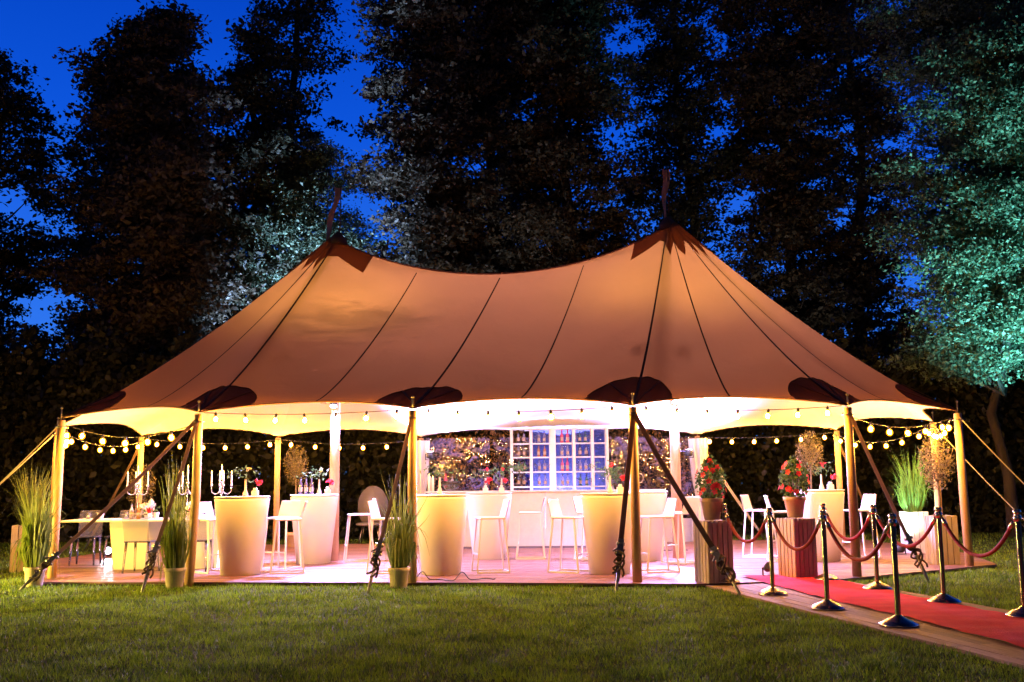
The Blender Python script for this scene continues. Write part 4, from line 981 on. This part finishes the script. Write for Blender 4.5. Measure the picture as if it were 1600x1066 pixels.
# ------------------------------------------------------------------ trees
def tree(x, y, H, prof, label, m='leafA', nbl=60, per=430, leaf=.17, zlo=3.0, trunk=.28, lean=0., sig=.30, cat='tree', name='broadleaf_tree', limb=True, bias=(0, 0)):
    t = empty(name, (x, y, 0), 0, label, cat, 'tall trees behind the tent')
    b = MB(); zz = np.linspace(0, H*.93, 10); wx = [random.uniform(-.3, .3)*(i > 0) for i in range(10)]
    axis = [(wx[i]+lean*zz[i], wx[-i]*.7, zz[i]) for i in range(10)]
    b.tube(axis, [trunk*(1-.86*(z/H))*(1.25 if z == 0 else 1) for z in zz], 10)
    blobs = []
    for i in range(nbl):
        z = zlo+(H-zlo)*((i+random.random())/nbl); f = (z-zlo)/(H-zlo)
        R_ = np.interp(f, [p[0] for p in prof], [p[1] for p in prof]); a_ = random.uniform(0, 2*PI); d = R_*math.sqrt(random.uniform(.05, 1))*.85
        rb = random.uniform(.5, 1.25)*(.5+.4*R_/2.5)
        c_ = np.array([lean*z+d*math.cos(a_)+bias[0]*f, d*math.sin(a_)+bias[1]*f, z]); blobs.append((c_, rb))
        if limb and d > .35:
            z0 = max(1.5, z-d*random.uniform(.5, 1.0)); p0 = Vector((lean*z0, 0, z0)); p1 = Vector(c_)
            b.tube([p0, p0.lerp(p1, .5)+Vector((0, 0, -.12)), p1], [.02+.035*d/2, .03, .008], 5, cap=False)
    b.build('trunk', M['trunk'], t)
    Cs = []
    for c_, rb in blobs:
        nt_ = max(4, int(per*rb*rb/ (.6*.6) /44*(1.12 if m in ('leafC', 'leafLit') else .95))); dd = RNG.normal(size=(nt_, 3)); dd /= np.linalg.norm(dd, axis=1)[:, None]
        tw = c_+dd*(RNG.random(nt_)**.5)[:, None]*[rb*1.35, rb*1.35, rb*.62]
        Cs.append((tw[:, None, :]+RNG.normal(size=(nt_, 38, 3))*(sig*RNG.uniform(.55, 1.25, (nt_, 1, 1)))*[1, 1, .42]).reshape(-1, 3))
    C = np.concatenate(Cs); link('crown', quads_mesh('crown', leaf_verts(C, leaf, .55, .3), len(C), M[m]), t); return len(C)
oval = [(0, .6), (.25, .95), (.6, 1.0), (.85, .7), (1, .12)]
colm = [(0, .8), (.3, 1), (.8, .9), (1, .7)]
def pf(p, r_): return [(a_, b_*r_) for a_, b_ in p]
tot = 0
T = [  # x, y, H, profile, radius, label, mat, nbl, per, zlo
 (-16.2, 31, 14.8, oval, 2.3, 'dark tree at the far left edge with an open leafy top', 'leafA', 70, 330, 2.5),
 (-13.3, 33, 14.3, oval, 2.0, 'thin lower tree second from the left, sky showing through its top', 'leafA', 50, 260, 3),
 (-10.4, 29, 15.2, oval, 2.6, 'broad dense round topped tree left of the tent, against the open sky', 'leafC', 130, 420, 2.5),
 (-8.0, 31, 15.6, oval, 1.9, 'bushy tree right behind the broad one, touching the tall bare trunk', 'leafA', 70, 360, 3),
 (-7.3, 33.5, 22, colm, 1.75, 'tall narrow open tree with a straight dark trunk left of the left peak', 'leafA', 42, 300, 6),
 (-2.7, 31, 21, colm, 2.0, 'tall dense tree just right of the left peak', 'leafC', 130, 400, 3),
 (-.6, 34, 22, colm, 2.3, 'tall broad tree above the middle of the roof', 'leafC', 140, 380, 3),
 (1.9, 32, 21, colm, 2.0, 'tall tree with a thick trunk left of the right peak', 'leafC', 110, 380, 4),
 (6.2, 35, 22, colm, 2.3, 'open black tree behind the right peak flag', 'leafA', 115, 300, 4),
 (9.4, 34, 22, colm, 2.2, 'tall dense tree right of the right peak', 'leafC', 120, 370, 3.5),
 (12.6, 36, 22, colm, 2.1, 'tall tree with a straight dark trunk beside the lit green tree', 'leafC', 100, 330, 4),
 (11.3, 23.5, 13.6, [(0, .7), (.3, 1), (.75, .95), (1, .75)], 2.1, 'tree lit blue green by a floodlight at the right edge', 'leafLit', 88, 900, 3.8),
 (14.4, 27, 17, colm, 2.4, 'dark tree behind the lit tree at the far right', 'leafA', 120, 400, 2),
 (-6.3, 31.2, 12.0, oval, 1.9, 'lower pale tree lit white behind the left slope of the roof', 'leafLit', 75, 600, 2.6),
 (17.5, 33, 19, colm, 2.6, 'dark tree beyond the right picture edge', 'leafA', 70, 330, 3),
 (-20.5, 33, 13, oval, 2.8, 'dark tree beyond the left picture edge', 'leafA', 70, 330, 2),
]
for (x, y, H, p, r_, lb, m, nb, per, zlo) in T:
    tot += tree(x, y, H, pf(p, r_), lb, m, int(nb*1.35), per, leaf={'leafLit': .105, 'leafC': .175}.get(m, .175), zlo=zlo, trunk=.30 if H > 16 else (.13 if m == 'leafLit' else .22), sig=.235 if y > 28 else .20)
print('tree leaves', tot)
# ivy covered understorey row, many separate bushes
k = 0
bl_ = ['far left', 'left', 'left of the back corner', 'behind the dining table', 'behind the left tables', 'behind the grey chair', 'behind the left peak', 'left behind the bar', 'behind the bar', 'right behind the bar', 'behind the white draped pole', 'behind the right stools', 'behind the right table', 'behind the white planter', 'right of the tent', 'right lawn edge', 'far right']
for i, x in enumerate(np.linspace(-17, 17, 17)):
    H = [5.5, 5.2, 5.0, 4.8, 4.6, 4.5, 4.4, 4.3, 4.2, 4.2, 4.3, 4.5, 4.6, 4.8, 4.8, 4.6, 4.5][i]+random.uniform(-.3, .3)
    yy = 26.2+random.uniform(-.3, .4); t = empty('hedge_bush', (x, yy, 0), 0, f'dense dark evergreen bush of the background row, {bl_[i]}', 'bush', 'dark bushes behind the tent')
    b = MB()
    for j in range(9):
        a_ = j*.7; b.tube([(.1*math.cos(a_), .1*math.sin(a_), 0), (.7*math.cos(a_), .45*math.sin(a_), H*.45), (.95*math.cos(a_+.3), .55*math.sin(a_+.3), H*.85)], [.07, .04, .015], 5)
    b.build('stems', M['trunk'], t)
    n = 13000; C = np.stack([RNG.uniform(-1.35, 1.35, n), RNG.uniform(-.8, .8, n), RNG.uniform(.0, 1, n)**.9*H], 1)
    topf = 1-.35*(C[:, 0]/1.35)**2-.10*np.sin(C[:, 0]*7+i); C[:, 2] *= topf
    C += RNG.normal(size=(n, 3))*.1
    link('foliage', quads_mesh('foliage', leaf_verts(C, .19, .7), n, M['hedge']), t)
# golden lit shrubs right behind the clear wall
for j, (x, y, H, r_, lb) in enumerate(((-1.35, 23.6, 2.4, .45, 'thin golden leaved shrub beside the left draped pole'), (.0, 23.5, 2.55, 1.0, 'broad golden leaved shrub seen through the clear wall left of the shelf'),
                                     (2.75, 23.5, 2.6, .75, 'golden leaved shrub seen through the clear wall left of the third front pole'), (3.75, 23.7, 2.3, .6, 'golden leaved shrub seen through the clear wall at the right draped pole'))):
    t = empty('golden_shrub', (x, y, 0), 0, lb, 'shrub', 'golden shrubs behind the clear wall')
    b = MB()
    for k_ in range(11):
        a_ = k_*2.1; b.tube([(0, 0, 0), (r_*.4*math.cos(a_), r_*.3*math.sin(a_), H*.5), (r_*.8*math.cos(a_), r_*.5*math.sin(a_), H*.92)], [.02, .012, .004], 5)
    b.build('stems', M['olivebark'], t)
    n = int(2600*r_+300); C = np.stack([RNG.normal(size=n)*r_*.55, RNG.normal(size=n)*.22, RNG.uniform(.25, 1, n)*H], 1)
    link('foliage', quads_mesh('foliage', leaf_verts(C, .075, .6), n, M['leafGold']), t)

# floodlights in the garden for the trees
def flood(x, y, tgt, power, colr, lb, size=R(60)):
    t = empty('garden_floodlight', (x, y, 0), 0, lb, 'floodlight', 'garden floodlights under the trees')
    b = MB(); b.tube([(0, 0, .0), (0, 0, .18)], .015, 6); b.build('spike', M['black'], t)
    b = MB(); d = (Vector(tgt)-Vector((x, y, .28))).normalized(); b.tube([Vector((0, 0, .28))-d*.07, Vector((0, 0, .28))+d*.07], [.07, .11], 14); b.build('housing', M['black'], t)
    b = MB(); b.tube([Vector((0, 0, .28))+d*.0705, Vector((0, 0, .28))+d*.074], .095, 14); b.build('lens', M['flood'], t)
    spot('flood_light', t, Vector((0, 0, .28))+d*.12, Vector(tgt)-Vector((x, y, 0)), power, colr, size, .9, .08)
flood(11.8, 19.6, (11.0, 23.4, 8.6), 17000, (.16, .62, .72), 'garden floodlight on the lawn under the green lit tree', R(60))
flood(-7.0, 28.0, (-6.2, 31, 9.5), 27000, (.36, .56, 1), 'garden floodlight on the lawn behind the left slope of the roof', R(62))
flood(-9.4, 13.2, (-6.2, 13.5, .0), 2600, (1, .68, .10), 'garden floodlight on the lawn just left of the left corner pole', R(110))
flood(-1.2, 27.4, (-1.0, 33, 12), 1300, (.75, .85, 1), 'garden floodlight on the lawn behind the bar', R(60))
flood(8.6, 27.4, (8.8, 34, 12), 600, (.9, .85, .8), 'garden floodlight on the lawn behind the right end of the tent', R(60))
